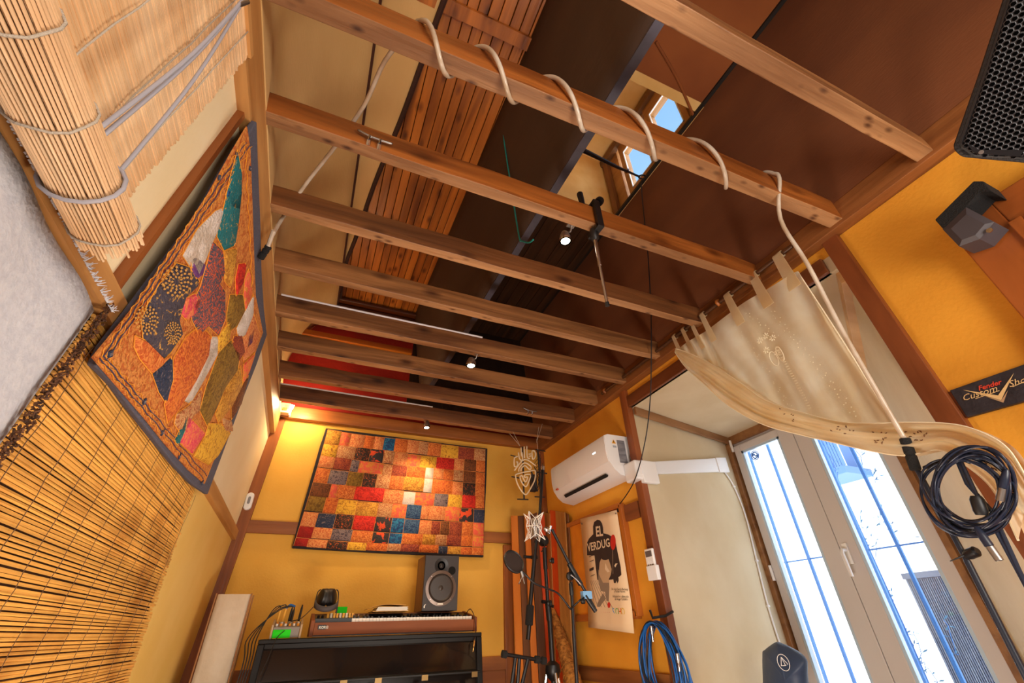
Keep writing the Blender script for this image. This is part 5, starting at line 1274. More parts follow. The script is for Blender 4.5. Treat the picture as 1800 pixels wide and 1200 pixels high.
MB().lathe(M_(1021, 1057, -.035), (1, -.4, 0), [(.008, 0), (.012, .004), (.012, .02), (.009, .024)], 12).build('clamp_knob', BLACK, pf, smooth=True)
MB().tube([M_(918, 1012, .0), M_(912, 1026, -.01)], .0035, 6).tube([M_(918, 1012, .0), M_(922, 1026, -.01)], .0035, 6).tube([M_(916, 1004, .0), M_(919, 1014, .0)], .008, 8).build('thumb_screw', STEEL, pf, smooth=True)
# small black clip behind
c = T(932, 978, .08)
cpl = thing('microphone_clip', 'small black microphone clip fixed on a leaning board', 'clip', c)
MB().tube([T(920, 978, .08), T(934, 979, .08)], .010, 10).tube([T(934, 979, .08), T(944, 979, .08)], .013, 10).build('clip_body', BLACK, cpl, smooth=True)
MB().tube([T(934, 979, .08), T(936, 979, .34)], .006, 8).build('mounting_stud', BLACKM, cpl)
# keyboard stand with foam ends
KY = 1.88 * S
ks = thing('keyboard_stand', 'folded black metal stand with foam-capped top bar at the bottom centre', 'stand', (hy(920, 1160, KY).x, KY, 0))
k0 = hy(884, 1149, KY); k1 = hy(957, 1161, KY)
MB().tube([k0, k1], .010, 10).build('top_bar', BLACKM, ks, smooth=True)
for t in (0.03, .82, .98):
    p = k0 + (k1 - k0) * t; dv = (k1 - k0).normalized()
    MB().lathe(p - dv * .016, dv, [(.012, 0), (.019, .003), (.019, .03), (.012, .034)], 14).build('foam_grip', RUBBER, ks, smooth=True)
for (a, b) in (((906, 1156), (900, 1200)), ((913, 1157), (910, 1200)), ((928, 1158), (918, 1200))):
    A = hy(*a, KY); B = hy(*b, KY); dv = B - A
    MB().tube([A, A + dv * (A.z - .01) / (-dv.z)], .011, 8).build('leg', BLACKM, ks, smooth=True)
MB().tube([V((hy(890, 1160, KY).x, KY, .012)), V((hy(950, 1160, KY).x, KY, .012))], .011, 8).build('foot_bar', BLACKM, ks, smooth=True)

# ================================================================ RIGHT WALL
# air conditioner
AX = RX - .20
ac0 = hx(968, 820, AX); ac1 = hx(1062, 765, AX)
ya_, yb_2 = ac0.y, ac1.y; zt_ = hx(1100, 769, RX).z; zb_ = zt_ - .30
ac = thing('air_conditioner', 'white wall-mounted air conditioner high on the right wall', 'air conditioner', (AX + .1, (ya_ + yb_2) / 2, zb_))
prf = [(RX, zt_), (AX + .03, zt_), (AX + .008, zt_ - .008), (AX, zt_ - .03), (AX - .0, zt_ - .14), (AX + .012, zt_ - .20), (AX + .045, zt_ - .25), (AX + .09, zt_ - .285), (RX - .01, zt_ - .30), (RX, zt_ - .29)]
m_ = MB().slab([V((x, yb_2, z)) for x, z in prf], (0, ya_ - yb_2, 0))
m_.build('body', WHITEP, ac, smooth=True)
m_ = MB().slab([V((x - .004, yb_2 + .005, z)) for x, z in prf[2:6]] + [V((x + .01, yb_2 + .005, z)) for x, z in prf[2:6][::-1]], (0, ya_ - yb_2 - .01, 0))
m_.build('front_panel', WHITEP, ac, smooth=True)
MB().hexa([(AX + .040, yb_2 + .10, zt_ - .262), (AX + .052, yb_2 + .10, zt_ - .276), (AX + .052, ya_ - .12, zt_ - .276), (AX + .040, ya_ - .12, zt_ - .262), (AX + .035, yb_2 + .10, zt_ - .256), (AX + .057, yb_2 + .10, zt_ - .262), (AX + .057, ya_ - .12, zt_ - .262), (AX + .035, ya_ - .12, zt_ - .256)]).build('air_slot', mat('slot_black', (20, 16, 16), .8), ac)
MB().box((AX - .006, yb_2 + .13, zt_ - .10), (AX - .001, yb_2 + .17, zt_ - .092)).build('status_light', mat('indicator', (255, 255, 250), .3, emit=3), ac)
ty = yb_2 - .0015
MB().box((AX + .10, ty, zt_ - .20), (AX + .165, ty + .001, zt_ - .035)).build('grey_label', mat('grey_print', (110, 110, 118), .6, col2=(150, 150, 156), vs=40, stretch=(.2, 1, 1)), ac)
MB().add([(AX + .055, ty, zt_ - .065), (AX + .09, ty, zt_ - .065), (AX + .0725, ty, zt_ - .035)], [(0, 1, 2)]).build('warning_triangle', mat('amber_print', (235, 165, 30), .5), ac, solid=.001)
MB().box((AX + .07, ty - .001, zt_ - .06), (AX + .075, ty, zt_ - .045)).build('warning_mark', BLACK, ac)
MB().box((AX + .06, ty, zt_ - .095), (AX + .09, ty + .001, zt_ - .08)).build('small_label', mat('pale_grey_print', (170, 176, 186), .6), ac)
MB().box((AX - .003, ya_ - .09, zt_ - .205), (AX + .012, ya_ - .06, zt_ - .195)).build('red_mark', mat('red_print', (214, 90, 60), .6), ac)
# white duct along the recess side
n2 = V((-(DYL - RB.y), DX - RX, 0)).normalized(); c2 = n2.dot(V((RX, RB.y, 0)))
def rl_(px, py, off=0): return hp(px, py, n2, c2 - off)
du = thing('pipe_duct', 'white plastic pipe duct running from the air conditioner to the door', 'duct', rl_(1190, 820))
T0 = rl_(1125, 812, .03); T1 = rl_(1272, 804, .03); Bz0 = rl_(1125, 832, .03).z; Bz1 = rl_(1275, 827, .03).z
def dbox(a, b, za0, za1, zb0, zb1, th):
    o1 = -n2 * th
    return MB().hexa([V((a.x, a.y, za0)), V((b.x, b.y, zb0)), V((b.x, b.y, zb0)) + n2 * .03, V((a.x, a.y, za0)) + n2 * .03, V((a.x, a.y, za1)), V((b.x, b.y, zb1)), V((b.x, b.y, zb1)) + n2 * .03, V((a.x, a.y, za1)) + n2 * .03])
dbox(T0, T1, Bz0, T0.z, Bz1, T1.z, .05).build('duct', WHITEP, du, bevel=.004)
u0 = T0 + (T1 - T0) * .88 - n2 * .006
dbox(u0, T1 - n2 * .006 + (T1 - T0) * .02, Bz0 + (Bz1 - Bz0) * .88 - .004, T0.z + (T1.z - T0.z) * .88 + .004, Bz1 - .004, T1.z + .004, .05).build('end_cap', WHITEP, du, bevel=.004)
MB().box((AX + .12, RB.y - .03, T0.z - .11), (RX + .0, yb_2 + .0, T0.z + .02)).build('elbow', WHITEP, du, bevel=.012)
MB().box((RX - .03, RB.y - .035, T0.z - .13), (RX + .10, RB.y + .0, T0.z + .02)).build('collar', WHITEP, du, bevel=.006)
cb2 = [rl_(1273, 828, .01), rl_(1290, 855, .008), rl_(1310, 905, .008), rl_(1330, 985, .008), rl_(1350, 1065, .008), rl_(1372, 1135, .008)]
pth = catmull(cb2, 5); pth.append(V((pth[-1].x + .02, pth[-1].y, .3)))
cbl = thing('white_cable', 'white cable clipped down the wall from the end of the duct', 'cable', pth[-1])
MB().tube(pth, .006, 8).build('sheath', WHITEP, cbl, smooth='all')
for p in (cb2[1], cb2[3], cb2[4]):
    MB().obox(p, (.010, 0, 0), (0, .010, 0), (0, 0, .006)).build('cable_clip', WHITEP, cbl, bevel=.002)
# poster board
PX = RX - .026
bo = [hx(*p, PX) for p in ((979, 926), (1092, 892), (1122, 1083), (988, 1072))]
pbd = thing('poster_board', 'ochre pin board in a wooden frame on the right wall behind the stands', 'board', (bo[0] + bo[2]) / 2)
yA, yB = bo[0].y, (bo[1].y + bo[2].y) / 2; zA, zB = bo[2].z, (bo[0].z + bo[1].z) / 2
zA = min(hx(1000, 1074, PX).z, bo[2].z); 
MB().box((PX, yB, zA), (RX, yA, zB)).build('panel', mat('cork_ochre', (226, 138, 20), .8, col2=(206, 116, 14), vs=6), pbd)
for (a, b) in (((yB - .02, zA), (yB + .012, zB)), ((yA - .012, zA), (yA + .015, zB)), ((yB, zB - .02), (yA, zB + .012)), ((yB, zA - .012), (yA, zA + .03))):
    MB().box((PX - .016, a[0], a[1]), (RX, b[0], b[1])).build('frame_bar', wood('frame_bar_%d' % len(bpy.data.materials), (150, 76, 22), (196, 116, 44), 'y' if b[0] - a[0] > .1 else 'z', 9, .45), pbd, bevel=.002)
# poster
PPX = PX - .02
pq = [hx(*p, PPX) for p in ((1020, 912), (1084, 896), (1118, 1113), (1037, 1102))]
def pu(u, v, off=0.0):  # u right, v down
    a = pq[0] + (pq[1] - pq[0]) * u; b = pq[3] + (pq[2] - pq[3]) * u
    p = a + (b - a) * v
    return V((PPX - off - .028 * max(0, v - .8) / .2 * .5, p.y, p.z))
pst = thing('theatre_poster', 'white theatre poster with dark figure and red balloon, lettered EL VERDUGO', 'poster', pu(.5, .5))
MB().grid(lambda u, v: pu(u, v), 4, 16).build('paper', mat('poster_paper', (238, 208, 170), .7), pst, smooth='all', solid=.0006)
INK = mat('poster_black', (58, 42, 38), .8); REDI = mat('poster_red', (206, 40, 28), .7); TANI = mat('poster_tan', (206, 172, 134), .8); PAPI = mat('poster_pale', (236, 212, 180), .8); GRYI = mat('poster_grey', (150, 128, 108), .8)
# poster crop coords (1000,880 scale 5): corners TL(100,182) TR(425,100) BR(595,1168) BL(188,1122)
def pc_(x, y, off=.001):
    p = hx(1000 + x / 5, 880 + y / 5, PPX - off); return p
def fl(pts, mt, name, off=.0015):
    p = [pc_(*q_, off) for q_ in pts]
    MB().add(p, [tuple(range(len(p)))]).build(name, mt, pst)
def ell(cx, cy, rx, ry, n=24, a0=0): return [(cx + rx * math.cos(2 * math.pi * k / n), cy + ry * math.sin(2 * math.pi * k / n)) for k in range(n)]
fl([(214, 292), (212, 225), (222, 185), (250, 166), (275, 172), (292, 200), (300, 235), (303, 285), (345, 295), (385, 318), (412, 370), (430, 460), (455, 580), (462, 650), (440, 668), (385, 690), (300, 700), (250, 694), (238, 600), (225, 480), (160, 478), (158, 370), (178, 330)], INK, 'silhouette')
fl(ell(388, 364, 24, 68), REDI, 'balloon', .003)
fl([(382, 432), (387, 432), (390, 640), (386, 640)], GRYI, 'balloon_string', .003)
fl(ell(352, 915, 13, 26), REDI, 'shoe_print', .003)
fl([(270, 545), (285, 505), (345, 500), (360, 545), (376, 600), (368, 650), (350, 690), (352, 720), (300, 720), (262, 640)], TANI, 'face_shape', .003)
fl(ell(318, 495, 36, 26), INK, 'cap_shape', .004)
fl([(258, 600), (300, 690), (352, 700), (356, 760), (350, 880), (330, 880), (318, 800), (280, 790), (258, 700)], GRYI, 'coat_shape', .002)
fl([(300, 810), (325, 860), (290, 905), (252, 960), (250, 900)], GRYI, 'shadow_shape', .002)
for k, (x0_, y0_) in enumerate(((176, 490), (182, 532), (180, 596), (190, 660))):
    fl([(x0_, y0_), (x0_ + 38, y0_ - 16), (x0_ + 38, y0_ - 11 + (20 if k == 2 else 0)), (x0_, y0_ + 5 + (20 if k == 2 else 0))], INK, 'sign_line', .003)
for k in range(5):
    fl([(186 + k * 14, 700), (189 + k * 14, 700), (262 + k * 34, 960), (258 + k * 34, 962)], GRYI, 'floor_line', .002)
fl([(392, 575), (405, 545), (432, 545), (440, 580), (432, 640), (438, 700), (428, 725), (418, 700), (412, 722), (396, 722), (390, 690)], INK, 'glove_shape', .004)
fl([(398, 570), (412, 548), (430, 552), (420, 560), (408, 585)], PAPI, 'glove_edge', .005)
fl([(320, 545), (340, 590), (360, 620), (340, 628), (316, 600)], PAPI, 'nose_shape', .005)
def ptxt(txt, x, y, sz, mt, ang, name='lettering', bold=0, sz2=None):
    o_ = pc_(x, y, .004); r_ = pc_(x + 100, y - 100 * ang, .004) - o_; u_ = pc_(x - 14, y - 100, .004) - o_
    text_mb(txt, o_, r_, u_, sz, .001, bold=bold).build(name, mt, pst)
_u = pc_(-14, -100, 0) - pc_(0, 0, 0)
text_fit('EL', pc_(238, 312, .006), pc_(298, 304, .006), _u, bold=.03).build('lettering', PAPI, pst)
text_fit('VERDUG', pc_(166, 444, .006), pc_(364, 400, .006), _u, bold=.02).build('lettering', PAPI, pst)
ptxt('De Luis Garcia Berlanga', 376, 784, .019, INK, -.02); ptxt('y Rafael Azcona', 400, 804, .019, INK, -.02)
ptxt('Adaptación y dirección', 386, 848, .019, INK, -.02); ptxt('de Angel Caballero', 404, 872, .019, INK, -.02)
for k, (ch, cc3) in enumerate((('S', (60, 140, 200)), ('O', (90, 170, 90)), ('H', (226, 84, 40)), ('O', (230, 190, 50)))):
    ptxt(ch, 386 + k * 25, 1002, .056, mat('poster_letter_%d' % k, cc3, .7), .0)
m_ = MB()
m_.tube([pc_(268 + k * 9, 985 + (12 if k % 2 else -8), .003) for k in range(12)], .0025, 4)
m_.build('orange_scribble', REDI, pst)
fl([(308, 1075), (340, 1070), (344, 1118), (312, 1120)], GRYI, 'small_emblem', .003)
fl([(364, 1090), (374, 1090), (374, 1108), (364, 1108)], INK, 'small_emblem', .003)
fl(ell(446, 1046, 5, 7), mat('poster_blue', (60, 140, 200), .7), 'small_emblem', .003)
for (px, py) in ((1023, 920), (1083, 902)):
    c = hx(px, py, PPX - .002); MB().lathe(c, (-1, 0, 0), [(.006, 0), (.006, .003), (.002, .006)], 8).build('drawing_pin', STEEL, pst)
# remote control
rc0 = hx(1139, 964, RX - .05); rc1 = hx(1150, 1018, RX - .05)
rmt = thing('remote_control', 'white air conditioner remote in a wall holder on the wooden post', 'remote', (rc0 + rc1) / 2)
yy0 = hx(1136, 990, RX - .05).y; yy1 = hx(1150, 990, RX - .05).y
MB().box((RX - .05, yy1, rc1.z), (RX - .032, yy0, rc0.z)).build('remote_body', WHITEP, rmt, bevel=.005)
MB().box((RX - .051, yy1 + .008, rc0.z - .045), (RX - .05, yy0 - .008, rc0.z - .012)).build('display', mat('lcd_grey', (96, 90, 90), .3), rmt)
for k in range(4):
    for q_ in range(3):
        MB().box((RX - .052, yy1 + .006 + q_ * (yy0 - yy1 - .012) / 3, rc0.z - .075 - k * .018), (RX - .05, yy1 + .003 + (q_ + .8) * (yy0 - yy1 - .012) / 3, rc0.z - .068 - k * .018)).build('button', STEEL if k else WHITEP, rmt)
MB().box((RX - .055, yy1 - .012, rc1.z - .004), (RX - .028, yy0 + .002, rc1.z + .075)).build('wall_holder', WHITEP, rmt, bevel=.003)
# blue cable coil on a hook
CXX = RX - .10
cc_ = hx(1160, 1140, CXX)
coil_ = thing('cable_coil', 'hank of blue and black cables hung on the post below the remote', 'cable coil', cc_)
BLU = mat('blue_cable_sheath', (18, 92, 170), .4); DBL = mat('dark_cable_sheath', (24, 26, 34), .45)
ry_ = (hx(1122, 1140, CXX).y - hx(1196, 1140, CXX).y) / 2; top_ = hx(1160, 1086, CXX).z
random.seed(5)
for k in range(20):
    a_ = ry_ * random.uniform(.55, 1.0); hgt_ = random.uniform(.30, .44) ; ox = random.uniform(-.03, .03); oy = random.uniform(-.02, .02)
    pts = []
    for j in range(16):
        t = 2 * math.pi * j / 16
        pts.append(V((CXX + ox + .012 * math.sin(t * 2 + k), cc_.y + oy * (1 - math.cos(t)) / 2 + a_ * math.sin(t) * (1 - .25 * math.cos(t)), top_ - .012 - random.uniform(0, .01) - hgt_ * (1 - math.cos(t)) / 2)))
    MB().tube(catmull(pts, 3, closed=True), .0042, 6, closed=True).build('cable_loop', BLU if k % 5 < 3 else DBL, coil_, smooth='all')
for (px, py) in ((1146, 1110), (1192, 1160)):
    c = hx(px, py, CXX - .04)
    MB().lathe(c, (0, .1, -1), [(.007, -.03), (.010, -.028), (.010, .01), (.008, .014), (.006, .045)], 10).build('plug', CHROME, coil_, smooth=True)
hk = V((RX - .03, hx(1160, 1085, CXX).y, top_ + .01))
MB().tube([hk + V((.03, 0, .02)), hk + V((-.03, 0, 0)), hk + V((-.12, 0, -.008)), hk + V((-.13, 0, .03))], .007, 8).build('hook', BLACKM, coil_, smooth=True)

# ---- curtain rod, curtain
CRX = 1.262 * S
r0_ = hx(1058, 692, CRX); r1_ = hx(1392, 432, CRX)
cr_ = thing('curtain_rod', 'dark wooden curtain rod fixed under the beam above the balcony recess', 'curtain rod', (r0_ + r1_) / 2)
r1_.z = r0_.z = (r0_.z + r1_.z) / 2
r1_.x = r0_.x = CRX
MB().tube([r0_, r1_], .011, 12).build('rod', wood('rod_wood', (52, 30, 18), (84, 50, 28), 'y', 10, .35), cr_, smooth=True)
for t in (.03, .72):
    p = r0_ + (r1_ - r0_) * t
    MB().tube(catmull([p + V((.0, 0, -.016)), p + V((-.018, 0, 0)), p + V((0, 0, .018)), p + V((.04, 0, .03)), p + V((.05, 0, .05))], 4), .010, 8).build('bracket', JOISTR, cr_, smooth='all')
CUR = mat('ecru_curtain', (248, 236, 208), .85, col2=(238, 216, 174), vs=6, bump=.15, bs=300, transl=.7)
top = [(1187, 618), (1205, 603), (1223, 592), (1243, 580), (1280, 552), (1310, 530), (1350, 507), (1398, 478), (1405, 482)]
bot = [(1200, 628), (1225, 655), (1262, 690), (1305, 712), (1350, 724), (1400, 735), (1450, 742), (1520, 745), (1572, 748)]
def interp(pl, t):
    t = max(0, min(1, t)) * (len(pl) - 1); i = min(int(t), len(pl) - 2); f = t - i
    return (pl[i][0] * (1 - f) + pl[i + 1][0] * f, pl[i][1] * (1 - f) + pl[i + 1][1] * f)
def smooth_pl(pl, n=10):
    q_ = catmull([V((a, b, 0)) for a, b in pl], n); return [(p.x, p.y) for p in q_]
topS, botS = smooth_pl(top), smooth_pl(bot)
PLX = 1.245 * S
ct_ = thing('lace_curtain', 'ecru embroidered tab-top curtain swept sideways across the balcony recess', 'curtain', hx(1400, 640, PLX))
def cur(u, v):
    a = interp(topS, u); b = interp(botS, u)
    bow = math.sin(v * math.pi) * (1 - abs(u - .5) * 1.2) * 10
    px = a[0] + (b[0] - a[0]) * v + bow * .6; py = a[1] + (b[1] - a[1]) * v + bow * -.2
    fold = .012 * math.sin(u * 21 + v * 2.5 + math.sin(v * 4)) * (.35 + .65 * v) + .010 * math.sin(u * 37 + v * 5) * (1 - v) + .006 * math.sin(u * 55 - v * 6)
    if u < .35: fold += .03 * math.sin(u * 60) * (.4 + .6 * v)
    return hx(px, py, PLX + fold + .02 * v)
MB().grid(cur, 110, 30).build('sheet', CUR, ct_, smooth='all')
# gathered swag bundle
up_e = smooth_pl([(1187, 612), (1215, 622), (1250, 640), (1300, 672), (1345, 703), (1400, 722), (1470, 740), (1530, 744), (1600, 742), (1680, 746), (1735, 764), (1775, 792), (1810, 850)])
lo_e = smooth_pl([(1186, 618), (1205, 645), (1235, 672), (1280, 712), (1340, 745), (1400, 762), (1460, 776), (1530, 792), (1590, 800), (1650, 790), (1690, 812), (1745, 860), (1790, 950)])
def swg(u, v):
    a = interp(up_e, u); b = interp(lo_e, u)
    f1 = .024 * math.sin(v * 9 + 2.2 * math.sin(u * 6)) + .012 * math.sin(v * 23 + u * 11)
    env = math.sin(v * math.pi) ** .5
    tw_ = .03 * math.sin(u * 5)
    return hx(a[0] + (b[0] - a[0]) * v, a[1] + (b[1] - a[1]) * v, PLX - .05 - .045 * env * min(1, u * 6) + f1 * min(1, u * 5) - .12 * max(0, u - .7) + tw_ * v * .5)
MB().grid(swg, 120, 22).build('gathered_swag', CUR, ct_, smooth='all')
def swb(u, v):
    p = swg(u, v); return p + V((.05 + .03 * math.sin(v * math.pi), 0, 0))
MB().grid(swb, 100, 6).build('swag_back', CUR, ct_, smooth='all')
m_ = MB(); m_.tube([swg(k / 80, 1) for k in range(81)], .003, 5); m_.tube([swg(k / 80, 0) for k in range(81)], .0025, 5)
m_.tube([cur(1, k / 30) for k in range(31)], .003, 5)
m_.build('hem', mat('curtain_hem', (246, 232, 200), .8), ct_, smooth='all')
# tabs over the rod
for (a, w_) in (((1192, 612), 7), ((1208, 598), 7), ((1224, 587), 7), ((1243, 574), 9), ((1290, 544), 12), ((1338, 512), 13), ((1384, 480), 14)):
    p = hx(a[0], a[1], CRX); yy = p.y; ww = w_ * .0017
    m_ = MB().grid(lambda u, v: V((CRX + math.cos(-math.pi * .5 + (v * 1.6 - .3) * math.pi) * .0155 - (.0), yy - ww + 2 * ww * u, r0_.z + math.sin(-math.pi * .5 + (v * 1.6 - .3) * math.pi) * .017)), 2, 12)
    m_.build('tab', CUR, ct_, smooth='all', solid=.002)
    pb_ = hx(a[0] + 12, a[1] + 18, PLX)
    m_ = MB().add([V((CRX - .016, yy - ww, r0_.z + .004)), V((CRX - .016, yy + ww, r0_.z + .004)), V((PLX - .01, pb_.y + ww * 1.3, pb_.z - .03)), V((PLX - .01, pb_.y - ww * 1.3, pb_.z - .03))], [(0, 1, 2, 3)])
    m_.build('tab_strap', CUR, ct_, solid=.002)
# eyelet embroidery (raised stitches)
THR = mat('curtain_thread', (250, 238, 208), .8)
m_ = MB()
def zig(u0, u1, v0, v1, nn, amp, rr_=.0022):
    for k in range(nn):
        t = k / nn; u = u0 + (u1 - u0) * t + amp * math.sin(k * 1.9); v = v0 + (v1 - v0) * t + amp * .5 * math.cos(k * 2.3)
        p = cur(u, v) - V((.004, 0, 0)); m_.lathe(p, (-1, 0, 0), [(rr_, 0), (rr_, .0015)], 6)
zig(.50, .62, .12, .95, 36, .012); zig(.72, .86, .15, .97, 44, .012); zig(.60, .70, .08, .35, 12, .01)
for k in range(26): 
    p = cur(.665 + .045 * k / 26, .42 + .5 * k / 26) - V((.004, 0, 0)); m_.obox(p, (.0006, 0, 0), (0, .006, .001), (0, -.0004, .0018))
o = m_.build('eyelet_stitches', THR, ct_); o['kind'] = 'stuff'
m_ = MB()
for (u, v) in ((.60, .33), (.64, .31), (.67, .34), (.61, .42), (.66, .46)):
    for k in range(7):
        a = 2 * math.pi * k / 7; c = cur(u, v) - V((.005, 0, 0)); d1 = V((0, math.cos(a), math.sin(a)))
        m_.tube([c + d1 * .006, c + d1 * .016], [.002, .0026], 5)
m_.tube([cur(.63 + .02 * math.cos(t), .50 + .06 * math.sin(t)) - V((.005, 0, 0)) for t in [k * math.pi / 7 for k in range(14)]], .002, 5, closed=True)
m_.tube([cur(.67 + .015 * math.cos(t), .47 + .06 * math.sin(t)) - V((.005, 0, 0)) for t in [k * math.pi / 7 for k in range(14)]], .002, 5, closed=True)
o = m_.build('flower_embroidery', THR, ct_); o['kind'] = 'stuff'
m_ = MB(); CUTM = mat('cutwork_shadow', (120, 84, 54), .9)
random.seed(3)
for (u0, v0, nn) in ((.52, .35, 9), (.60, .5, 10), (.68, .4, 12), (.88, .45, 16), (.93, .55, 14), (.40, .3, 6)):
    for k in range(nn):
        a = 2.4 * k; r_ = .008 + .0035 * k
        p = swg(u0, v0) + V((-.004, math.cos(a) * r_, math.sin(a) * r_))
        uu = u0 + random.uniform(-.025, .025); vv = v0 + random.uniform(-.2, .2); p = swg(uu, vv) - V((.002, 0, 0))
        d1 = V((0, math.cos(a), math.sin(a)))
        m_.tube([p - d1 * .005, p, p + d1 * .005], [.0008, .0026, .0008], 5)
o = m_.build('cutwork_eyelets', CUTM, ct_); o['kind'] = 'stuff'

# ---- wooden plaque sign on the right wall
SX_ = RX - .018
q0 = hx(1669, 686, SX_); q1 = hx(1699, 733, SX_); q2 = hx(1800, 640, SX_); q3 = hx(1800, 705, SX_)
yl_ = (q0.y + q1.y) / 2; sg_ = q0.y - q2.y
zt1 = q0.z; zb1 = q1.z; yr = yl_ - (zt1 - zb1) * 3.2
pq_ = thing('shop_sign', 'black sign with red and cream script over a cream chevron on the ochre wall', 'sign', V((SX_, (yl_ + yr) / 2, (zt1 + zb1) / 2)))
lf0, lf1 = q0, q1
rt0 = q0 + (q2 - q0) * 2.1; rt1 = q1 + (q3 - q1) * 2.1 * (q0 - q2).length / max((q1 - q3).length, .01)
MB().slab([q0, rt0, rt1, q1], (.018, 0, 0)).build('plate', mat('chalk_black', (52, 48, 56), .55, col2=(34, 30, 36), vs=14, bump=.2, bs=90), pq_, bevel=.002)
sgc = lambda x, y, off=.001: hx(1640 + x / 8.57, 620 + y / 8.57, SX_ - off)
SGT = mat('sign_cream', (232, 196, 136), .5); SGR = mat('sign_red', (226, 70, 44), .5)
def sf(pts, mt, name, off=.0015): 
    p = [sgc(*q_, off) for q_ in pts]; MB().add(p, [tuple(range(len(p)))]).build(name, mt, pq_)
sf([(450, 556), (980, 640), (1220, 300), (1028, 712)], SGT, 'chevron_top')
sf([(770, 650), (1030, 714), (1130, 560), (1062, 750)], mat('sign_tan', (186, 150, 112), .5), 'chevron_shadow', .001)
dR = sgc(1050, 460) - sgc(700, 560); dU = sgc(640, 300) - sgc(700, 560)
text_fit('Fender', sgc(690, 570, .003), sgc(1050, 462, .003), dU, shear=.35, bold=.02).build('red_script', SGR, pq_)
dR2 = sgc(1000, 575) - sgc(450, 730)
text_fit('Custom', sgc(450, 728, .003), sgc(960, 578, .003), dU, shear=.4).build('cream_script', SGT, pq_)
text_fit('Shop', sgc(1150, 520, .003), sgc(1500, 412, .003), dU, shear=.4).build('cream_script', SGT, pq_)
MB().tube([sgc(640, 690, .003), sgc(1000, 568, .003)], .0012, 4).tube([sgc(1200, 510, .003), sgc(1371, 436, .003)], .0012, 4).build('script_stroke', SGT, pq_)
ldg = [hx(*p, RX - .01) for p in ((1662, 690), (1671, 688), (1701, 734), (1692, 736))]
MB().slab(ldg, (.01, 0, 0)).build('wood_strip', REDWD, pq_)

# ---- wooden framed cabinet window on the right wall, near
w3 = root('window_3', (RX, 0, 2))
WX = RX - .05
WF = wood('varnished_frame_z', (116, 56, 20), (178, 98, 44), 'z', 7, .28, .1, coat=.3); WFY = wood('varnished_frame_y', (116, 56, 20), (178, 98, 44), 'y', 7, .28, .1, coat=.3)
ca = hx(1742, 318, WX); cb_ = hx(1682, 432, WX); cc4 = hx(1800, 247, WX); cd_ = hx(1800, 560, WX); ce_ = hx(1800, 375, WX)
yo_ = hx(1740, 500, WX).y; 
yo_ = hx(1700, 445, WX).y; zo_ = hx(1666, 394, WX).z
fwid = .13
MB().box((WX, yo_ - fwid, .9), (RX, yo_, zo_)).build('frame_upright', WF, w3, bevel=.004)
MB().box((WX, yo_ - 1.3, zo_ - .14), (RX, yo_ - fwid, zo_)).build('frame_head', WFY, w3, bevel=.004)
MB().box((WX - .012, yo_ - fwid - .03, .9), (RX, yo_ - fwid + .004, zo_ - .12)).build('glazing_strip', WF, w3, bevel=.003)
MB().box((WX - .012, yo_ - 1.3, zo_ - .165), (RX, yo_ - fwid - .03, zo_ - .135)).build('glazing_strip', WFY, w3, bevel=.003)
MB().box((RX - .02, yo_ - 1.3, .9), (RX - .004, yo_ - fwid, zo_ - .14)).build('pane', mat('dark_glass', (52, 44, 36), .12), w3)
# black rough block with plastic wedge on frame corner
BLX = WX - .10
bk = [hx(*p, BLX) for p in ((1645, 380), (1704, 323), (1728, 318), (1744, 335), (1742, 345), (1700, 378), (1662, 402))]
blk = thing('foam_block', 'rough black foam block with a grey plastic wedge on the wooden frame corner', 'block', bk[2])
MB().slab([hx(*p, BLX) for p in ((1643, 386), (1711, 318), (1728, 318), (1743, 336), (1722, 338), (1700, 362), (1657, 402))], (.10, 0, 0)).build('foam_slab', RUBBER, blk, bevel=.003)
wd = [hx(*p, BLX) for p in ((1657, 403), (1698, 364), (1748, 390), (1722, 420), (1686, 433))]
pk_ = hx(1700, 400, BLX - .03)
n = len(wd); wb = [p + V((.09, 0, 0)) for p in wd]; wt = [p + (pk_ - p) * .35 + V((-.0, 0, 0)) for p in wd]
MB().add(wd + wb + wt, [tuple(range(2 * n, 3 * n)), tuple(range(2 * n - 1, n - 1, -1))] + [(i, (i + 1) % n, (i + 1) % n + n, i + n) for i in range(n)] + [(i, (i + 1) % n, (i + 1) % n + 2 * n, i + 2 * n) for i in range(n)]).build('plastic_wedge', mat('dark_grey_plastic', (72, 66, 70), .5), blk)
MB().lathe(hx(1740, 405, BLX - .005), (-1, 0, 0), [(.008, 0), (.008, .004)], 10).build('screw', CHROME, blk)

# ---- loudspeaker, upper right, hung near the camera
NS_ = (-(ray(1800, 100).normalized()) + V((.0, -.10, -.12))).normalized()
def hs(px, py, off=0):    # plane of the grille
    n_s = NS_; p0 = CAM + ray(1730, 130).normalized() * 1.32
    return hp(px, py, n_s, n_s.dot(p0) + off)
n_s = NS_
ls = thing('loudspeaker', 'large black loudspeaker with honeycomb metal grille at the upper right corner', 'speaker', hs(1760, 150) - n_s * .1)
outl = [(1772, -30), (1720, 130), (1676, 255), (1676, 264), (1690, 277), (1762, 284), (1850, 292), (1990, 200), (2000, -60)]
_f = [hs(*p) for p in outl]; _c = sum(_f, V()) / len(_f); _b = [_c + (p - _c) * .6 - n_s * .30 for p in _f]; _n = len(_f)
MB().add(_f + _b, [tuple(range(_n)), tuple(range(2 * _n - 1, _n - 1, -1))] + [(i, i + _n, (i + 1) % _n + _n, (i + 1) % _n) for i in range(_n)]).build('cabinet', mat('cabinet_black', (34, 34, 38), .55, bump=.3, bs=200), ls, bevel=.006)
gout = [(1784, -30), (1732, 130), (1689, 250), (1692, 256), (1712, 271), (1800, 276), (1960, 200), (1980, -60)]
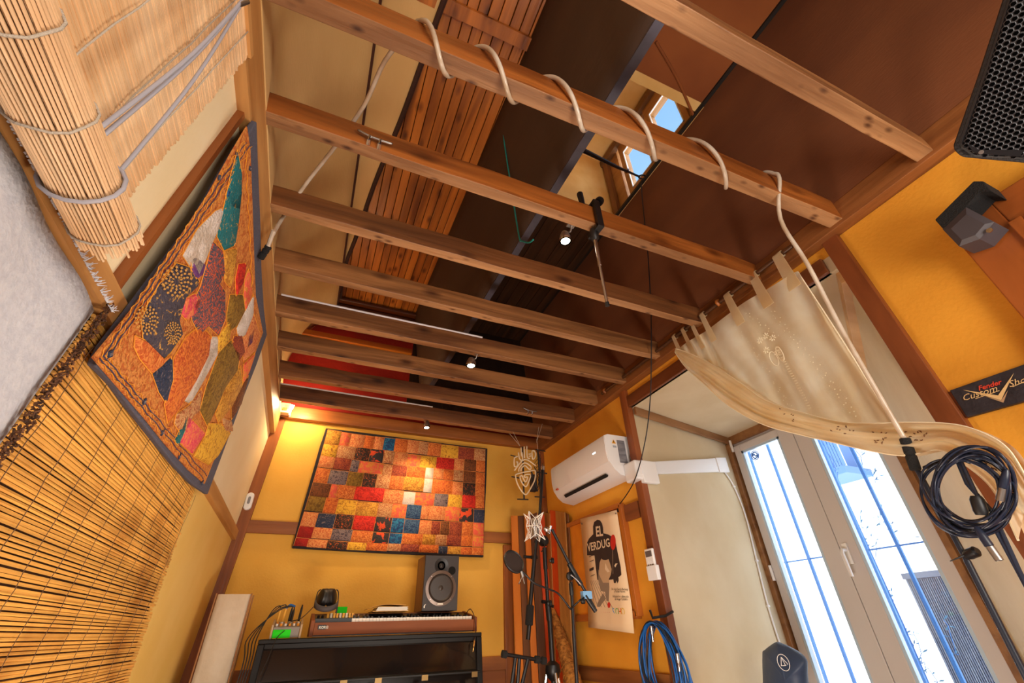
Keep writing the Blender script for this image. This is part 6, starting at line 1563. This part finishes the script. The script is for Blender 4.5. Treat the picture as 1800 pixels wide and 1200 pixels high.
def inpoly(x, y, pl):
    c = False; j = len(pl) - 1
    for i in range(len(pl)):
        if (pl[i][1] > y) != (pl[j][1] > y) and x < (pl[j][0] - pl[i][0]) * (y - pl[i][1]) / (pl[j][1] - pl[i][1]) + pl[i][0]: c = not c
        j = i
    return c
cen_ = hs(1750, 120); ux = (hs(1720, 130) - hs(1772, -30)).normalized(); uy = n_s.cross(ux)
g2d = [((hs(*p) - cen_).dot(ux), (hs(*p) - cen_).dot(uy)) for p in gout]
pit = .0092; m_ = MB()
x0g = min(a for a, b in g2d); x1g = max(a for a, b in g2d); y0g = min(b for a, b in g2d); y1g = max(b for a, b in g2d)
row = 0; yv = y0g; cnt = 0
while yv < y1g:
    xv = x0g + (pit / 2 if row % 2 else 0)
    while xv < x1g:
        if inpoly(xv, yv, g2d):
            bow = .0
            c = cen_ + ux * xv + uy * yv + n_s * .012
            R1 = pit / math.sqrt(3); r1 = R1 * .74; vs = []
            for rr2, oo in ((R1, 0), (r1, .0008), (r1, -.004)):
                for k in range(6):
                    a = math.pi / 6 + k * math.pi / 3; vs.append(c + (ux * math.cos(a) + uy * math.sin(a)) * rr2 + n_s * oo)
            m_.add(vs, [(k, (k + 1) % 6, (k + 1) % 6 + 6, k + 6) for k in range(6)] + [(k + 6, (k + 1) % 6 + 6, (k + 1) % 6 + 12, k + 12) for k in range(6)])
        xv += pit
    yv += pit * math.sqrt(3) / 2; row += 1
m_.build('grille', mat('grille_black', (44, 42, 46), .5), ls)
MB().slab([hs(*p) + n_s * .002 for p in gout], n_s * .0015).build('grille_backing', mat('backing_black', (8, 8, 9), .95), ls)
rim = MB(); rp_ = [hs(*p) + n_s * .006 for p in gout]
rim.tube(rp_, .004, 6, closed=True); rim.build('grille_rim', mat('rim_black', (38, 38, 42), .5), ls)
MB().slab([hs(*p) + n_s * .010 for p in ((1697, 250), (1712, 268), (1790, 274), (1800, 262), (1720, 262))], n_s * .003).build('lower_trim', BLACKM, ls)
MB().lathe(hs(1723, 266) + n_s * .013, n_s, [(.004, 0), (.004, .003), (.002, .003)], 12).build('screw', STEEL, ls)
# wall arm of the loudspeaker (leads to the right wall)
sc4 = hs(1840, 120) - n_s * .25
MB().tube([sc4, V((RX + .0, sc4.y, sc4.z))], .02, 10).build('wall_arm', BLACKM, ls, smooth=True)

# ---- cable coil and pole at the right
CP = 1.16 * S
pp0 = hx(1603, 808, CP + .04); pp1 = hx(1700, 985, CP + .04); pp2 = hx(1800, 1182, CP + .04)
pst2 = thing('stand_pole', 'thin black stand pole leaning past the balcony door at lower right', 'stand', V((pp2.x, pp2.y, 0)))
d2 = (pp2 - pp1); low = pp1 + d2 * ((pp1.z - .02) / -d2.z)
MB().tube([pp0, pp1], .0075, 10).tube([pp1, pp2, low], .0085, 10).build('pole', mat('navy_black_metal', (24, 32, 48), .4), pst2, smooth=True)
c = hx(1708, 972, CP + .03)
MB().lathe(c, (-.3, -1, .2), [(.010, -.02), (.014, -.01), (.014, .015), (.009, .02)], 12).build('clutch', BLACKM, pst2, smooth=True)
MB().tube([hx(1700, 974, CP + .03), hx(1670, 986, CP)], [.0035, .0012], 6).build('clutch_pin', BLACKM, pst2, smooth=True)
MB().lathe(V((low.x, low.y, .0)), (0, 0, 1), [(.13, 0), (.13, .012), (.03, .02), (.02, .04)], 24).build('base', BLACKM, pst2, smooth=True)
NVY = mat('navy_black_cable', (30, 38, 58), .32)
cl2 = thing('cable_coil', 'large loose coil of black microphone cable hanging at the right over the pole', 'cable coil', hx(1705, 870, CP))
random.seed(9)
def CQ(px, py, o=0): return hx(px, py, CP + o)
for k in range(15):
    cx2 = 1708 + random.uniform(-14, 14); cy2 = 868 + random.uniform(-14, 10); rx2 = random.uniform(58, 80); ry2 = random.uniform(50, 76); tl = random.uniform(.25, .5); ph = random.uniform(0, 6)
    pts = []
    for j in range(14):
        t = 2 * math.pi * j / 14
        x_ = math.cos(t) * rx2 * (1 + .06 * math.sin(2 * t + ph)); y_ = math.sin(t) * ry2
        pts.append(CQ(cx2 + x_ * math.cos(tl) - y_ * math.sin(tl), cy2 + x_ * math.sin(tl) + y_ * math.cos(tl), -.03 + .018 * math.sin(t * 2 + ph) + random.uniform(-.004, .004)))
    MB().tube(catmull(pts, 4, closed=True), .0034, 6, closed=True).build('cable_loop', NVY, cl2, smooth='all')
for (a, b) in (((1715, 925), (1757, 985)), ((1770, 825), (1758, 880))):
    A = CQ(*a, -.05); B = CQ(*b, -.05); dv = (B - A); L = dv.length
    MB().lathe(A, dv, [(.004, 0), (.008, L * .1), (.0105, L * .3), (.0105, L * .58), (.0085, L * .6)], 12).build('plug_boot', NVY, cl2, smooth=True)
    MB().lathe(A, dv, [(.0095, L * .6), (.0095, L), (.008, L), (.008, L * .7)], 12).build('plug_shell', STEEL, cl2, smooth=True)
MB().lathe(CQ(1726, 905, -.04), (CQ(1718, 880, -.04) - CQ(1726, 905, -.04)), [(.013, 0), (.016, .01), (.016, .04), (.012, .05)], 12).build('cable_clamp', BLACK, cl2, smooth=True)
MB().tube([CQ(1684, 812, -.01), CQ(1700, 850, -.01), CQ(1745, 900, 0), CQ(1790, 1000, 0), CQ(1850, 1120, 0)], .006, 8).tube([CQ(1690, 812, -.02), CQ(1722, 880, -.02), CQ(1760, 950, 0), CQ(1830, 1080, 0)], .005, 8).build('hanging_rods', NVY, cl2, smooth=True)
MB().tube(catmull([hx(1625, 822, CP + .02), CQ(1650, 812, 0), CQ(1684, 806, -.02), CQ(1705, 812, -.03)], 5), .006, 8).build('cable_tie', BLACK, cl2, smooth='all')
# small wooden pull tag
# ---- dark pouch on a stand in the recess
PH = 1.62 * S
ph_ = thing('stand_pouch', 'dark blue fabric pouch with white triangle emblem on a stand by the door', 'pouch', V((PH, hx(1382, 1180, PH).y, 0)))
def PQ(px, py, o=0): return hx(px, py, PH + o)
pol = smooth_pl([(1341, 1200), (1340, 1150), (1344, 1142), (1362, 1129), (1372, 1129), (1400, 1142), (1418, 1158), (1420, 1180), (1421, 1230), (1400, 1262), (1360, 1262), (1343, 1235), (1341, 1200)], 4)
cpx = (1380, 1195)
def pou(u, v):
    p = interp(pol, u); k = math.sin(v * math.pi / 2)
    w_ = 1 - v
    return PQ(cpx[0] + (p[0] - cpx[0]) * k, cpx[1] + (p[1] - cpx[1]) * k, -.085 * math.cos(v * math.pi / 2) + .006 * math.sin(u * 22) * k)
NV = mat('navy_nylon', (44, 62, 92), .5, bump=.4, bs=10)
MB().grid(pou, 48, 10).build('pouch_front', NV, ph_, smooth='all')
MB().grid(lambda u, v: pou(u, 1) + (PQ(cpx[0], cpx[1], .06) - pou(u, 1)) * v, 48, 4).build('pouch_back', NV, ph_, smooth='all')
em = PQ(1377, 1164, -.095); E1 = V((0, -1, 0)); E2 = V((0, 0, 1))
lo = [em + E1 * math.cos(t) * .034 + E2 * math.sin(t) * .034 for t in [k * math.pi / 12 for k in range(24)]]
MB().tube(lo, .0016, 5, closed=True).tube([em + E1 * a + E2 * b + V((.0, 0, 0)) for a, b in ((-.018, -.014), (-.004, .022), (.008, -.012), (.024, -.006), (-.004, .022))], .0018, 5).tube([em + E1 * a + E2 * b for a, b in ((-.018, -.014), (.008, -.012))], .0018, 5).build('emblem', WHITEP, ph_)
bs_ = PQ(1384, 1225, -.02)
MB().tube([bs_, V((bs_.x, bs_.y, .02))], .012, 10).build('pole', BLACKM, ph_, smooth=True)
MB().lathe(V((bs_.x, bs_.y, 0)), (0, 0, 1), [(.14, 0), (.14, .015), (.03, .025), (.02, .05)], 24).build('base', BLACKM, ph_, smooth=True)
